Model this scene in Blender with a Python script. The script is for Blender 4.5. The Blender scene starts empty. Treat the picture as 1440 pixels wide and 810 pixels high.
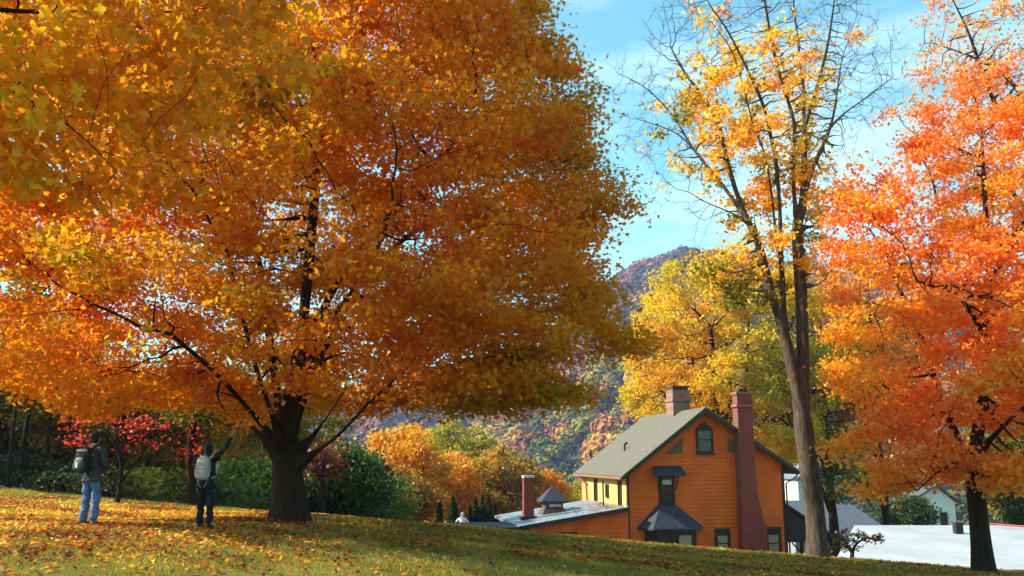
import bpy, bmesh, math, random
import numpy as np
from mathutils import Vector, Matrix, Euler
PI = math.pi; R = math.radians
sc = bpy.context.scene
col = sc.collection
rng = np.random.default_rng(7); random.seed(7)

# ---------------------------------------------------------------- camera
F = 1247.0; TH = R(10.9)
cam = bpy.data.cameras.new('camera'); co = bpy.data.objects.new('camera', cam); col.objects.link(co)
cam.sensor_width = 36; cam.lens = 36 * F / 1440; cam.clip_start = .1; cam.clip_end = 6000
co.location = (0, 0, 0); co.rotation_euler = (R(90) + TH, 0, 0); sc.camera = co
CT, ST = math.cos(TH), math.sin(TH)
def ray(px, py):
    u, v = px - 720, 405 - py
    return np.array([u, F * CT - v * ST, F * ST + v * CT])
def P(px, py, Y):                                   # the point seen at a pixel of the photo at a given distance
    d = ray(px, py); return d * (Y / d[1])

# ---------------------------------------------------------------- sun, sky
SAZ, SEL = R(-88), R(35)                            # azimuth from the view direction, elevation
sdir = Vector((math.sin(SAZ) * math.cos(SEL), math.cos(SAZ) * math.cos(SEL), math.sin(SEL)))
sl = bpy.data.lights.new('sun', 'SUN'); so = bpy.data.objects.new('sun', sl); col.objects.link(so)
sl.energy = 5.0; sl.angle = R(.5); sl.color = (1, .92, .78)
so.rotation_euler = (-sdir).to_track_quat('-Z', 'Y').to_euler(); so.location = (-30, 20, 60)
w = bpy.data.worlds.new('World'); sc.world = w; w.use_nodes = True
nt = w.node_tree; nt.nodes.clear()
def N(nt, t, **k):
    n = nt.nodes.new(t)
    for a, b in k.items():
        if a.startswith('_'): n.inputs[a[1:].replace('_', ' ')].default_value = b
        else: setattr(n, a, b)
    return n
sky = N(nt, 'ShaderNodeTexSky', sky_type='NISHITA', sun_disc=False, sun_elevation=SEL, sun_rotation=SAZ, air_density=1.0, dust_density=1.2, ozone_density=1.0)
tc = N(nt, 'ShaderNodeTexCoord'); mp = N(nt, 'ShaderNodeMapping'); mp.inputs['Scale'].default_value = (1.2, 1.2, 5.5); mp.inputs['Rotation'].default_value = (0, R(12), 0)
nz = N(nt, 'ShaderNodeTexNoise'); nz.inputs['Scale'].default_value = 2.2; nz.inputs['Detail'].default_value = 7; nz.inputs['Roughness'].default_value = .55; nz.inputs['Distortion'].default_value = .5
cr = N(nt, 'ShaderNodeValToRGB'); cr.color_ramp.elements[0].position = .48; cr.color_ramp.elements[1].position = .85
cr.color_ramp.elements[0].color = (.03, .03, .03, 1); cr.color_ramp.elements[1].color = (.55, .55, .55, 1)
tint = N(nt, 'ShaderNodeMix', data_type='RGBA', blend_type='MULTIPLY'); tint.inputs[0].default_value = 1; tint.inputs[7].default_value = (.70, 1.44, 1.26, 1)
mx = N(nt, 'ShaderNodeMix', data_type='RGBA'); mx.inputs[7].default_value = (8.0, 9.3, 9.6, 1)
bg = N(nt, 'ShaderNodeBackground'); bg.inputs[1].default_value = .112; out = N(nt, 'ShaderNodeOutputWorld')
L = nt.links.new
L(tc.outputs['Generated'], mp.inputs[0]); L(mp.outputs[0], nz.inputs[0]); L(nz.outputs[0], cr.inputs[0])
L(sky.outputs[0], tint.inputs[6]); L(tint.outputs[2], mx.inputs[6]); L(cr.outputs[0], mx.inputs[0]); L(mx.outputs[2], bg.inputs[0]); L(bg.outputs[0], out.inputs[0])
sc.view_settings.view_transform = 'Standard'; sc.view_settings.look = 'None'; sc.view_settings.exposure = 1.12; sc.view_settings.gamma = 1
cy = sc.cycles
cy.max_bounces = 7; cy.diffuse_bounces = 5; cy.glossy_bounces = 2; cy.transmission_bounces = 5; cy.volume_bounces = 0; cy.transparent_max_bounces = 6
cy.use_denoising = True; cy.caustics_reflective = False; cy.caustics_refractive = False
cy.use_adaptive_sampling = True; cy.adaptive_threshold = .02

# ---------------------------------------------------------------- helpers
def link(o, parent=None):
    col.objects.link(o)
    if parent is not None: o.parent = parent
    return o
def tag(o, label=None, cat=None, group=None, kind=None):
    if label: o['label'] = label
    if cat: o['category'] = cat
    if group: o['group'] = group
    if kind: o['kind'] = kind
    return o
def thing(name, label, cat, loc, rz=0, group=None):
    o = bpy.data.objects.new(name, None); col.objects.link(o); o.empty_display_size = .2
    o.location = tuple(float(c) for c in loc); o.rotation_euler = (0, 0, rz)
    return tag(o, label, cat, group)
class MB:
    def __init__(s): s.v = []; s.f = []
    def add(s, vs, fs):
        b = len(s.v); s.v += [tuple(float(c) for c in q) for q in vs]; s.f += [tuple(b + i for i in f) for f in fs]; return s
    def box(s, x0, x1, y0, y1, z0, z1):
        return s.add([(x0,y0,z0),(x1,y0,z0),(x1,y1,z0),(x0,y1,z0),(x0,y0,z1),(x1,y0,z1),(x1,y1,z1),(x0,y1,z1)],
                     [(0,3,2,1),(4,5,6,7),(0,1,5,4),(1,2,6,5),(2,3,7,6),(3,0,4,7)])
    def hexa(s, lo, hi):                            # two quads (lower, upper) -> closed solid
        return s.add(list(lo) + list(hi), [(0,3,2,1),(4,5,6,7),(0,1,5,4),(1,2,6,5),(2,3,7,6),(3,0,4,7)])
    def prism(s, pts, y0, y1):                      # outline in x,z pushed along y
        n = len(pts)
        return s.add([(x, y0, z) for x, z in pts] + [(x, y1, z) for x, z in pts],
                     [tuple(range(n)), tuple(range(2*n-1, n-1, -1))] + [(i, i+n, (i+1) % n + n, (i+1) % n) for i in range(n)])
    def tube(s, pts, rs, k=8, cap=True):
        v, f = tube_geo(np.array(pts, float), np.array(rs, float) if np.ndim(rs) else np.full(len(pts), rs), k)
        s.add(v, f)
        if cap: 
            b = len(s.v) - len(v); s.f.append(tuple(b + i for i in range(k-1, -1, -1))); s.f.append(tuple(b + len(v) - k + i for i in range(k)))
        return s
    def build(s, name, mat, parent=None, smooth=False, bevel=0):
        me = bpy.data.meshes.new(name); me.from_pydata(s.v, [], s.f)
        bm = bmesh.new(); bm.from_mesh(me); bmesh.ops.recalc_face_normals(bm, faces=bm.faces); bm.to_mesh(me); bm.free()
        if smooth: me.polygons.foreach_set('use_smooth', [True] * len(me.polygons))
        me.materials.append(mat); o = bpy.data.objects.new(name, me); link(o, parent)
        if bevel:
            m = o.modifiers.new('bevel', 'BEVEL'); m.width = bevel; m.segments = 2; m.limit_method = 'ANGLE'
        return o
def tube_geo(p, r, k, lump=0, seed=0):
    n = len(p); t = np.gradient(p, axis=0); t /= np.linalg.norm(t, axis=1)[:, None] + 1e-9
    m = t.mean(0); ref = np.eye(3)[np.argmin(np.abs(m))]
    a = np.cross(t, ref); a /= np.linalg.norm(a, axis=1)[:, None] + 1e-9; b = np.cross(t, a)
    an = np.arange(k) * 2 * PI / k
    rr = r[:, None] * np.ones(k)
    if lump:
        g = np.random.default_rng(seed); ph = g.uniform(0, 6, 4); arc = np.cumsum(np.r_[0, np.linalg.norm(np.diff(p, axis=0), axis=1)])
        rr = rr * (1 + lump * (np.sin(3 * an[None] + ph[0] + arc[:, None] * .9) * .5 + np.sin(5 * an[None] + ph[1] - arc[:, None] * 1.7) * .35 + np.sin(8 * an[None] + ph[2] + arc[:, None] * .4) * .4))
    v = p[:, None] + rr[..., None] * (np.cos(an)[None, :, None] * a[:, None] + np.sin(an)[None, :, None] * b[:, None])
    i = np.arange(n - 1)[:, None] * k; j = np.arange(k)[None]; j2 = (j + 1) % k
    f = np.stack([i + j, i + j2, i + k + j2, i + k + j], -1).reshape(-1, 4)
    return v.reshape(-1, 3), f.tolist()
def np_mesh(name, verts, face_len, idx, mat, parent=None, cols=None, smooth=False):
    me = bpy.data.meshes.new(name); nv = len(verts); nf = len(idx) // face_len
    me.vertices.add(nv); me.vertices.foreach_set('co', np.ascontiguousarray(verts, dtype=np.float32).ravel())
    me.loops.add(len(idx)); me.loops.foreach_set('vertex_index', np.ascontiguousarray(idx, dtype=np.int32))
    me.polygons.add(nf); me.polygons.foreach_set('loop_start', np.arange(nf, dtype=np.int32) * face_len)
    if smooth: me.polygons.foreach_set('use_smooth', np.ones(nf, dtype=bool))
    if cols is not None:
        a = me.color_attributes.new('Col', 'FLOAT_COLOR', 'POINT')
        c = np.ones((nv, 4), np.float32); c[:, :3] = cols; a.data.foreach_set('color', c.ravel())
    me.update(calc_edges=True); me.materials.append(mat)
    return link(bpy.data.objects.new(name, me), parent)
def vnoise(p, scale, seed):
    g = np.random.default_rng(seed); s = np.zeros(len(p)); p = np.asarray(p) * scale
    for i in range(7):
        d = g.normal(size=p.shape[1]); d /= np.linalg.norm(d); s += np.sin(p @ d * g.uniform(.7, 1.9) * 2.2 + g.uniform(0, 7))
    return .5 + .5 * np.tanh(s * .42)

# ---------------------------------------------------------------- materials
def mat(name, rgb, rough=.8, var=.15, scale=4, bump=0, bscale=40, spec=.3, coords='Object', metal=0):
    m = bpy.data.materials.new(name); m.use_nodes = True; t = m.node_tree; l = t.links.new
    b = t.nodes['Principled BSDF']; b.inputs['Roughness'].default_value = rough; b.inputs['Specular IOR Level'].default_value = spec; b.inputs['Metallic'].default_value = metal
    tcn = N(t, 'ShaderNodeTexCoord'); n1 = N(t, 'ShaderNodeTexNoise'); n1.inputs['Scale'].default_value = scale; n1.inputs['Detail'].default_value = 6; n1.inputs['Roughness'].default_value = .65
    l(tcn.outputs[coords], n1.inputs[0])
    r = N(t, 'ShaderNodeValToRGB'); e = r.color_ramp.elements
    e[0].position = .3; e[1].position = .7
    e[0].color = tuple(c * (1 - var) for c in rgb) + (1,); e[1].color = tuple(min(1, c * (1 + var)) for c in rgb) + (1,)
    l(n1.outputs[0], r.inputs[0]); l(r.outputs[0], b.inputs['Base Color'])
    if bump:
        n2 = N(t, 'ShaderNodeTexNoise'); n2.inputs['Scale'].default_value = bscale; n2.inputs['Detail'].default_value = 4; l(tcn.outputs[coords], n2.inputs[0])
        bp = N(t, 'ShaderNodeBump'); bp.inputs['Strength'].default_value = bump; bp.inputs['Distance'].default_value = .02; l(n2.outputs[0], bp.inputs['Height']); l(bp.outputs[0], b.inputs['Normal'])
    return m
def leafmat(name, tr=.55, boost=(1.22, 1.10, .7), gloss=.02):
    m = bpy.data.materials.new(name); m.use_nodes = True; t = m.node_tree; t.nodes.clear(); l = t.links.new
    a = N(t, 'ShaderNodeAttribute', attribute_name='Col'); d = N(t, 'ShaderNodeBsdfDiffuse'); tb = N(t, 'ShaderNodeBsdfTranslucent')
    ml = N(t, 'ShaderNodeMix', data_type='RGBA', blend_type='MULTIPLY'); ml.inputs[0].default_value = 1; ml.inputs[7].default_value = boost + (1,)
    g = N(t, 'ShaderNodeBsdfGlossy'); g.inputs['Roughness'].default_value = .45; g.inputs['Color'].default_value = (.7, .7, .7, 1)
    s1 = N(t, 'ShaderNodeMixShader'); s1.inputs[0].default_value = tr; s2 = N(t, 'ShaderNodeMixShader'); s2.inputs[0].default_value = gloss; o = N(t, 'ShaderNodeOutputMaterial')
    l(a.outputs[0], d.inputs[0]); l(a.outputs[0], ml.inputs[6]); l(ml.outputs[2], tb.inputs[0]); l(d.outputs[0], s1.inputs[1]); l(tb.outputs[0], s1.inputs[2])
    l(s1.outputs[0], s2.inputs[1]); l(g.outputs[0], s2.inputs[2]); l(s2.outputs[0], o.inputs[0])
    return m
def barkmat(name, c0, c1, sc_=3.0, strength=.9):
    m = bpy.data.materials.new(name); m.use_nodes = True; t = m.node_tree; l = t.links.new; b = t.nodes['Principled BSDF']
    b.inputs['Roughness'].default_value = .95; b.inputs['Specular IOR Level'].default_value = .15
    tcn = N(t, 'ShaderNodeTexCoord'); mpn = N(t, 'ShaderNodeMapping'); mpn.inputs['Scale'].default_value = (sc_*3.2, sc_*3.2, sc_*.55); l(tcn.outputs['Object'], mpn.inputs[0])
    n1 = N(t, 'ShaderNodeTexNoise'); n1.inputs['Scale'].default_value = 2; n1.inputs['Detail'].default_value = 8; n1.inputs['Roughness'].default_value = .7; n1.inputs['Distortion'].default_value = .6
    l(mpn.outputs[0], n1.inputs[0]); r = N(t, 'ShaderNodeValToRGB'); e = r.color_ramp.elements; e[0].position = .35; e[1].position = .68; e[0].color = c0 + (1,); e[1].color = c1 + (1,)
    l(n1.outputs[0], r.inputs[0]); l(r.outputs[0], b.inputs['Base Color'])
    bp = N(t, 'ShaderNodeBump'); bp.inputs['Strength'].default_value = strength; bp.inputs['Distance'].default_value = .06; l(n1.outputs[0], bp.inputs['Height']); l(bp.outputs[0], b.inputs['Normal'])
    return m
LEAF = leafmat('leaf_foliage'); LEAF_G = leafmat('leaf_green_foliage', .45, (1.1, 1.15, .6), .035)
BARK = barkmat('bark_dark', (.014, .008, .005), (.062, .035, .020)); BARK_G = barkmat('bark_grey', (.035, .025, .02), (.17, .12, .085), 2.2); FARL = leafmat('far_foliage', .15, (1, 1, 1), .0); TWIG = barkmat('bark_twig', (.06, .035, .03), (.14, .085, .07))

# ---------------------------------------------------------------- terrain
CREST = [(-500, 655, 27), (0, 699, 26), (110, 713, 25), (250, 727, 23), (407, 733, 21.5), (520, 740, 22), (640, 746, 23), (760, 754, 25), (880, 764, 27), (1000, 774, 27.5), (1160, 785, 28), (1300, 796, 27), (1440, 807, 26), (1900, 838, 26)]
_cp = np.array([P(a, b, c) for a, b, c in CREST])
def zcrest(x): return np.interp(x, _cp[:, 0], _cp[:, 2])
def ycrest(x): return np.interp(x, _cp[:, 0], _cp[:, 1])
def ground(x, y):
    x = np.asarray(x, float); y = np.asarray(y, float)
    zc = zcrest(x); yc = ycrest(x); t = np.clip(y / yc, -.3, 1)
    z = -1.6 + (zc + 1.6) * t
    s0 = (zc + 1.6) / yc
    z = z + .25 * np.exp(-((x + 8.3) / 4.5) ** 2 - ((y - 16.3) / 4.2) ** 2)
    k = np.interp(x, [-30, -9, -4, 2, 40], [.003, .005, .010, .016, .024])
    d = np.clip(y - yc, 0, None); d1 = np.minimum(d, 18)
    z = z + s0 * d1 * .6 - k * d1 ** 2 - np.clip(d - 18, 0, 60) * .09 - np.clip(d - 78, 0, 200) * .05
    return z
def G(x, y, dz=0): return np.array([x, y, float(ground(x, y)) + dz])
def spaced(a, b, n): return np.linspace(a, b, n)
xs = np.r_[spaced(-700, -60, 14), spaced(-55, -20, 18), spaced(-19.6, 22, 150), spaced(23, 60, 18), spaced(66, 700, 14)]
ys = np.r_[spaced(-60, -4, 10), spaced(-3, 6, 12), spaced(6.2, 32, 150), spaced(33, 60, 24), spaced(66, 330, 24)]
X, Y = np.meshgrid(xs, ys); Z = ground(X, Y)
near = np.clip((45 - np.abs(Y - 10)) / 20, 0, 1)
pts = np.stack([X.ravel(), Y.ravel()], 1)
Z = Z + ((vnoise(pts, .9, 3) - .5) * .05 + (vnoise(pts, 3.1, 4) - .5) * .02).reshape(Z.shape) * near
nx, ny = len(xs), len(ys); ii = (np.arange(ny - 1)[:, None] * nx + np.arange(nx - 1)[None]).ravel()
idx = np.stack([ii, ii + 1, ii + nx + 1, ii + nx], 1).ravel()
gm = bpy.data.materials.new('lawn'); gm.use_nodes = True; t = gm.node_tree; l = t.links.new; b = t.nodes['Principled BSDF']; b.inputs['Roughness'].default_value = 1; b.inputs['Specular IOR Level'].default_value = .1
g0 = N(t, 'ShaderNodeTexCoord'); n1 = N(t, 'ShaderNodeTexNoise'); n1.inputs['Scale'].default_value = .5; n1.inputs['Detail'].default_value = 8; n1.inputs['Roughness'].default_value = .7
n2 = N(t, 'ShaderNodeTexNoise'); n2.inputs['Scale'].default_value = 30; n2.inputs['Detail'].default_value = 4
r1 = N(t, 'ShaderNodeValToRGB'); e = r1.color_ramp.elements; e[0].position = .35; e[1].position = .66; e[0].color = (.13, .12, .018, 1); e[1].color = (.20, .19, .045, 1)
r2 = N(t, 'ShaderNodeValToRGB'); e = r2.color_ramp.elements; e[0].position = .3; e[1].position = .75; e[0].color = (.6, .55, .5, 1); e[1].color = (1.25, 1.2, 1.1, 1)
m1 = N(t, 'ShaderNodeMix', data_type='RGBA', blend_type='MULTIPLY'); m1.inputs[0].default_value = 1
bp = N(t, 'ShaderNodeBump'); bp.inputs['Strength'].default_value = .8; bp.inputs['Distance'].default_value = .04
l(g0.outputs['Object'], n1.inputs[0]); l(g0.outputs['Object'], n2.inputs[0]); l(n1.outputs[0], r1.inputs[0]); l(n2.outputs[0], r2.inputs[0]); l(r1.outputs[0], m1.inputs[6]); l(r2.outputs[0], m1.inputs[7]); l(m1.outputs[2], b.inputs['Base Color']); l(n2.outputs[0], bp.inputs['Height']); l(bp.outputs[0], b.inputs['Normal'])
tag(np_mesh('ground', np.stack([X.ravel(), Y.ravel(), Z.ravel()], 1), 4, idx, gm, smooth=True), kind='structure')

# ---------------------------------------------------------------- leaves
SHAPES = {
 'kite': [(0, -.5), (.42, .05), (0, .55), (-.42, .05)],
 'three': [(0, -.45), (.30, -.30), (.55, .15), (.17, .12), (0, .6), (-.17, .12), (-.55, .15), (-.30, -.30)],
 'maple': [(0, -.42), (.22, -.36), (.20, -.20), (.52, -.12), (.44, .02), (.58, .24), (.34, .22), (.19, .16), (.20, .36), (0, .64), (-.20, .36), (-.19, .16), (-.34, .22), (-.58, .24), (-.44, .02), (-.52, -.12), (-.20, -.20), (-.22, -.36)],
}
def leaves(name, parent, c, size, shape, cols, m=None, up=.7, jit=.22, side=(0, 0, 0), face_len=None):
    sh = np.array(SHAPES[shape]); k = len(sh); n = len(c)
    nrm = rng.normal(size=(n, 3)) * (1 - up) + np.array([0, 0, up]) + np.array(side); nrm /= np.linalg.norm(nrm, axis=1)[:, None]
    t = rng.normal(size=(n, 3)); t -= (t * nrm).sum(1)[:, None] * nrm; t /= np.linalg.norm(t, axis=1)[:, None]; b = np.cross(nrm, t)
    s = size * rng.uniform(.65, 1.25, n)
    curl = -.35 * (sh[:, 0] ** 2)
    v = c[:, None] + s[:, None, None] * (t[:, None] * sh[None, :, :1] + b[:, None] * sh[None, :, 1:] + nrm[:, None] * curl[None, :, None])
    cc = cols * (1 + rng.normal(size=(n, 1)) * jit * .6); cc = cc * (1 + rng.normal(size=(n, 3)) * jit * .22)
    cc = np.clip(cc, .004, .95)
    return np_mesh(name, v.reshape(-1, 3), k, np.arange(n * k), m or LEAF, parent, np.repeat(cc, k, axis=0))
def pal(t, cs):
    cs = np.array(cs); t = np.clip(t, 0, .9999) * (len(cs) - 1); i = t.astype(int); f = (t - i)[:, None]
    return cs[i] * (1 - f) + cs[i + 1] * f

# ---------------------------------------------------------------- trees
def resample(pl, step):
    pl = np.array(pl, float); d = np.r_[0, np.cumsum(np.linalg.norm(np.diff(pl, axis=0), axis=1))]; n = max(2, int(d[-1] / step) + 1)
    s = np.linspace(0, d[-1], n); o = np.stack([np.interp(s, d, pl[:, i]) for i in range(3)], 1)
    for _ in range(2): o[1:-1] = (o[:-2] + 2 * o[1:-1] + o[2:]) / 4
    return o
def grow(seeds, att, step, kill, wig=.12, grav=0., maxit=90, reach=1e9):
    nodes, par, main = [], [], []
    for si, pl in enumerate(seeds):
        q = resample(pl, step)
        if si == 0: p0 = -1
        else:
            A = np.array(nodes); p0 = int(np.argmin(((A - q[0]) ** 2).sum(1))); q = q[1:]
        for v in q: nodes.append(v); par.append(p0); p0 = len(nodes) - 1
    nseed = len(nodes); A = np.array(nodes)
    d2 = ((att[:, None] - A[None]) ** 2).sum(2); near = d2.argmin(1); dist = np.sqrt(d2.min(1)); live = dist > kill
    for it in range(maxit):
        ai = np.where(live & (dist < reach))[0]
        if not len(ai): break
        A = np.array(nodes); dv = att[ai] - A[near[ai]]; dv /= np.linalg.norm(dv, axis=1)[:, None] + 1e-9
        acc = np.zeros((len(nodes), 3)); np.add.at(acc, near[ai], dv); src = np.unique(near[ai])
        dd = acc[src]; dd /= np.linalg.norm(dd, axis=1)[:, None] + 1e-9; dd += rng.normal(size=dd.shape) * wig; dd[:, 2] -= grav; dd /= np.linalg.norm(dd, axis=1)[:, None]
        new = A[src] + dd * step; b = len(nodes); nodes += list(new); par += list(src)
        e2 = np.sqrt(((att[:, None] - new[None]) ** 2).sum(2)); m = e2.min(1); am = e2.argmin(1); c = m < dist
        near[c] = b + am[c]; dist[c] = m[c]; live &= dist > kill
    return np.array(nodes), np.array(par, int), nseed
def radii(nodes, par, r0, rt):
    n = len(nodes); tips = np.bincount(par[par >= 0], minlength=n) == 0; nt_ = max(2, tips.sum()); p = math.log(nt_) / math.log(r0 / rt)
    a = np.zeros(n); a[tips] = rt ** p
    for i in range(n - 1, 0, -1): a[par[i]] += a[i]
    hops = np.zeros(n, int)
    for i in range(n - 1, 0, -1): hops[par[i]] = max(hops[par[i]], hops[i] + 1)
    return a ** (1 / p), hops
def chains(nodes, par, r):
    n = len(nodes); ch = [[] for _ in range(n)]
    for i in range(1, n): ch[par[i]].append(i)
    out, st = [], [(-1, 0)]
    while st:
        p0, i = st.pop(); c = [i]
        while ch[i]:
            k = sorted(ch[i], key=lambda q: -r[q]); i2 = k[0]
            for q in k[1:]: st.append((i, q))
            c.append(i2); i = i2
        out.append((p0, c))
    return out
def tree(name, label, cat, base, seeds, att, step=.4, kill=.5, r0=.4, rt=.006, bark=None, nleaf=20000, lsize=.12, shape='three', spread=.3, flat=.45, pals=None, colf=None, lm=None, up=.55,
         limbs=0, group=None, wig=.15, grav=0., hop=3, flare=1.35, keep=None, rpow=1., minr=0., crown='crown', lseed=1, jit=.22, tone=1., lump=.05, twig=0):
    base = np.array(base, float); root = thing(name, label, cat, base, 0, group); bark = bark or BARK
    nodes, par, ns = grow(seeds, att, step, kill, wig, grav)
    r, hops = radii(nodes, par, r0, rt); loc = nodes - base
    h0 = loc[:, 2]; r = np.maximum(r0 * (r / r0) ** rpow, rt * .8)
    fl = 1 + (flare - 1) * np.exp(-np.clip(h0, 0, 99) / .35) * (np.hypot(loc[:, 0], loc[:, 1]) < r0 * 3)
    cs = chains(nodes, par, r)
    owner = {}; parts = {-1: [[], []]}
    cid = {}
    for ci, (p0, c) in enumerate(cs):
        for q in c: cid[q] = ci
        if ci == 0 or not limbs: own = -1
        else:
            pc = cid[p0]; own = owner[pc]
            if own == -1 and r[c[0]] > limbs: own = ci; parts[ci] = [[], []]
        owner[ci] = own
        if r[c[0]] < minr: continue
        a = ([p0] if p0 >= 0 else []) + c
        pp = loc[a]; rr = (r * fl)[a].copy()
        if len(rr) > 4:
            for _ in range(4): rr[1:-1] = (rr[:-2] + 2 * rr[1:-1] + rr[2:]) / 4
        if p0 >= 0: rr[0] = min(rr[1] * 1.08, r[p0] * .8)
        if len(pp) < 2: continue
        if ci == 0: pp = np.vstack([pp[0] - [0, 0, .35], pp]); rr = np.r_[rr[0] * 1.08, rr]
        k = 14 if rr[0] > .2 else 8 if rr[0] > .07 else 5 if rr[0] > .03 else 3
        v, f = tube_geo(pp, rr, k, lump if rr[0] > .07 else 0, ci)
        P_ = parts[own]; b = sum(len(q) for q in P_[0]); P_[0].append(v); P_[1].append(np.array(f) + b)
    for own, (vs, fs) in parts.items():
        if vs: np_mesh('trunk' if own == -1 else 'limb', np.vstack(vs), 4, np.vstack(fs).ravel(), bark, root, smooth=True)
    if twig:                                        # fine bare twigs at the branch ends
        tn = np.repeat(np.where((hops <= 3) & (np.arange(len(nodes)) >= ns))[0], twig); m_ = len(tn)
        d0 = nodes[tn] - nodes[par[tn]]; d0 /= np.linalg.norm(d0, axis=1)[:, None] + 1e-9; d0 = d0 + rng.normal(size=d0.shape) * .55 + np.array([0, 0, .25]); d0 /= np.linalg.norm(d0, axis=1)[:, None]
        ln = rng.uniform(.18, .5, (m_, 1)); a = loc[tn]; b_ = a + d0 * ln * .55 + rng.normal(size=d0.shape) * .02; e_ = b_ + (d0 + rng.normal(size=d0.shape) * .25 + np.array([0, 0, .12])) * ln * .5
        sd_ = np.cross(d0, rng.normal(size=d0.shape)); sd_ /= np.linalg.norm(sd_, axis=1)[:, None]; s2 = np.cross(d0, sd_); rg = []
        for c_, w_ in ((a, .0055), (b_, .0040), (e_, .0018)):
            for k in range(3): rg.append(c_ + w_ * (math.cos(k * 2.094) * sd_ + math.sin(k * 2.094) * s2))
        vv = np.stack(rg, 1).reshape(-1, 3); o_ = (np.arange(m_) * 9)[:, None, None]
        ff = np.array([[i * 3 + k, i * 3 + (k + 1) % 3, i * 3 + 3 + (k + 1) % 3, i * 3 + 3 + k] for i in range(2) for k in range(3)])[None] + o_
        np_mesh('twigs', vv, 4, ff.reshape(-1), TWIG, root)
    cand = np.where((hops <= hop) & (np.arange(len(nodes)) >= min(ns, len(nodes) - 10)))[0]
    if keep is not None:
        wgt = keep(nodes[cand]); cand = cand[rng.uniform(size=len(cand)) < wgt]
    if nleaf and len(cand):
        per = rng.gamma(1.6, 1, len(cand)); per /= per.sum(); ci = rng.choice(len(cand), nleaf, p=per); c = nodes[cand[ci]]
        c = c + rng.normal(size=c.shape) * spread * np.array([1, 1, flat]); c[:, 2] -= spread * .15
        tt = colf(c) if colf else vnoise(c, .35, lseed) * .7 + .3 * vnoise(c, 1.3, lseed + 1)
        tt = tt + rng.normal(size=len(tt)) * .10 + np.repeat(rng.normal(size=len(nodes)), 1)[cand[ci]] * .06
        leaves(crown, root, c - base, lsize, shape, pal(tt, pals) * tone, lm, up, jit)
    return root
def cloudpts(n, f, lo, hi, thr=0, ns=(.5, .5, 1.), seed=5):
    out = []; tot = 0; lo = np.array(lo, float); hi = np.array(hi, float)
    while tot < n:
        q = rng.uniform(lo, hi, (n * 3, 3)); m = f(q)
        if thr: m &= vnoise(q * np.array(ns), 1., seed) > thr
        out.append(q[m]); tot += m.sum()
    return np.vstack(out)[:n]

GRN = (.085, .085, .012); OLV = (.16, .15, .02); YEL = (.72, .40, .025); GOLD = (.66, .30, .018); ORA = (.62, .20, .014); DOR = (.52, .13, .012); RED = (.52, .055, .02); PNK = (.66, .16, .09); BRN = (.28, .11, .025); YG = (.42, .36, .03)

def ell(c, r, seed=1, rough=.14, hollow=0., squash=None):      # lumpy ellipsoid envelope
    c = np.array(c, float); r = np.array(r, float); g = np.random.default_rng(seed); ph = g.uniform(0, 6, 4)
    def f(q):
        d = (q - c) / r; rr = np.linalg.norm(d, axis=1); an = np.arctan2(d[:, 1], d[:, 0]); el = d[:, 2] / (rr + 1e-6)
        lim = 1 + rough * (np.sin(3 * an + ph[0] + 2 * el) + .7 * np.sin(5 * an + ph[1] - 4 * el) + .6 * np.sin(7 * el * 2 + ph[2]))
        return (rr < lim * .9) & (rr > hollow)
    return f
def ellpts(n, c, r, seed=1, thr=.35, ns=.8, rough=.12, hollow=0.):
    c = np.array(c, float); r = np.array(r, float)
    return cloudpts(n, ell(c, r, seed, rough, hollow), c - r * 1.25, c + r * 1.25, thr, (ns, ns, ns * 1.7), seed + 50)

# --- the great sugar maple
B = P(407, 733, 21.0); B[2] = float(ground(B[0], B[1])); bx, by, bz = B
def Q(px, py, dy=0): return P(px, py, by + dy)
seeds = [[B, Q(406, 700), Q(404, 665), Q(402, 630), Q(403, 590, .1), Q(412, 530, .2), Q(425, 470, .3), Q(432, 400, .4), Q(440, 300, .4), Q(450, 200, .3), Q(452, 110, .2)],
         [Q(403, 640), Q(385, 590, -.4), Q(360, 520, -1.0), Q(340, 440, -1.8), Q(318, 350, -2.2)],
         [Q(403, 655), Q(375, 620, .2), Q(345, 590, .6), Q(312, 566, 1.0), Q(288, 563, 1.5)],
         [Q(404, 650), Q(435, 622, .2), Q(465, 580, .5), Q(490, 540, .8), Q(520, 490, 1.2)],
         [Q(404, 660), Q(440, 640, -.3), Q(480, 610, -.9), Q(512, 572, -1.6), Q(560, 530, -2.4)],
         [Q(403, 630), Q(390, 560, 1.0), Q(380, 480, 2.0), Q(372, 400, 2.8), Q(355, 330, 3.6)],
         [Q(404, 620), Q(430, 560, -1.0), Q(460, 480, -2.2), Q(500, 400, -3.0), Q(540, 330, -3.6)],
         [Q(403, 640), Q(350, 575, -1.0), Q(300, 520, -2.2), Q(240, 470, -3.0)],
         [Q(403, 600), Q(430, 520, .8), Q(480, 430, 1.8), Q(560, 340, 2.6), Q(640, 290, 3.2)],
         [Q(412, 530), Q(470, 400, -.2), Q(560, 280, -.6), Q(640, 200, -.8)],
         [Q(480, 425, 1.0), Q(590, 400, 1.4), Q(690, 380, 1.6)]]
def maple_env(q):
    x, y, z = q[:, 0] - bx, q[:, 1] - by, q[:, 2]
    up_ = np.sqrt(np.clip(1 - ((z - 4.8) / 10.2) ** 2, 0, 1)); dn = np.clip(1 - ((4.8 - z) / 4.0) ** 4.0, 0, 1) ** .5
    rad = 8.1 * np.where(z > 4.8, up_, dn); rr = np.hypot(x, y * 1.2); an = np.arctan2(y, x)
    rad = rad * (1 + .035 * np.sin(3 * an + 1.1 * z) + .04 * np.sin(5 * an - 2.1 * z + 1))
    return (rr < rad) & (rr > rad * .22) & (z > 1.1 + .03 * rr)
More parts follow.
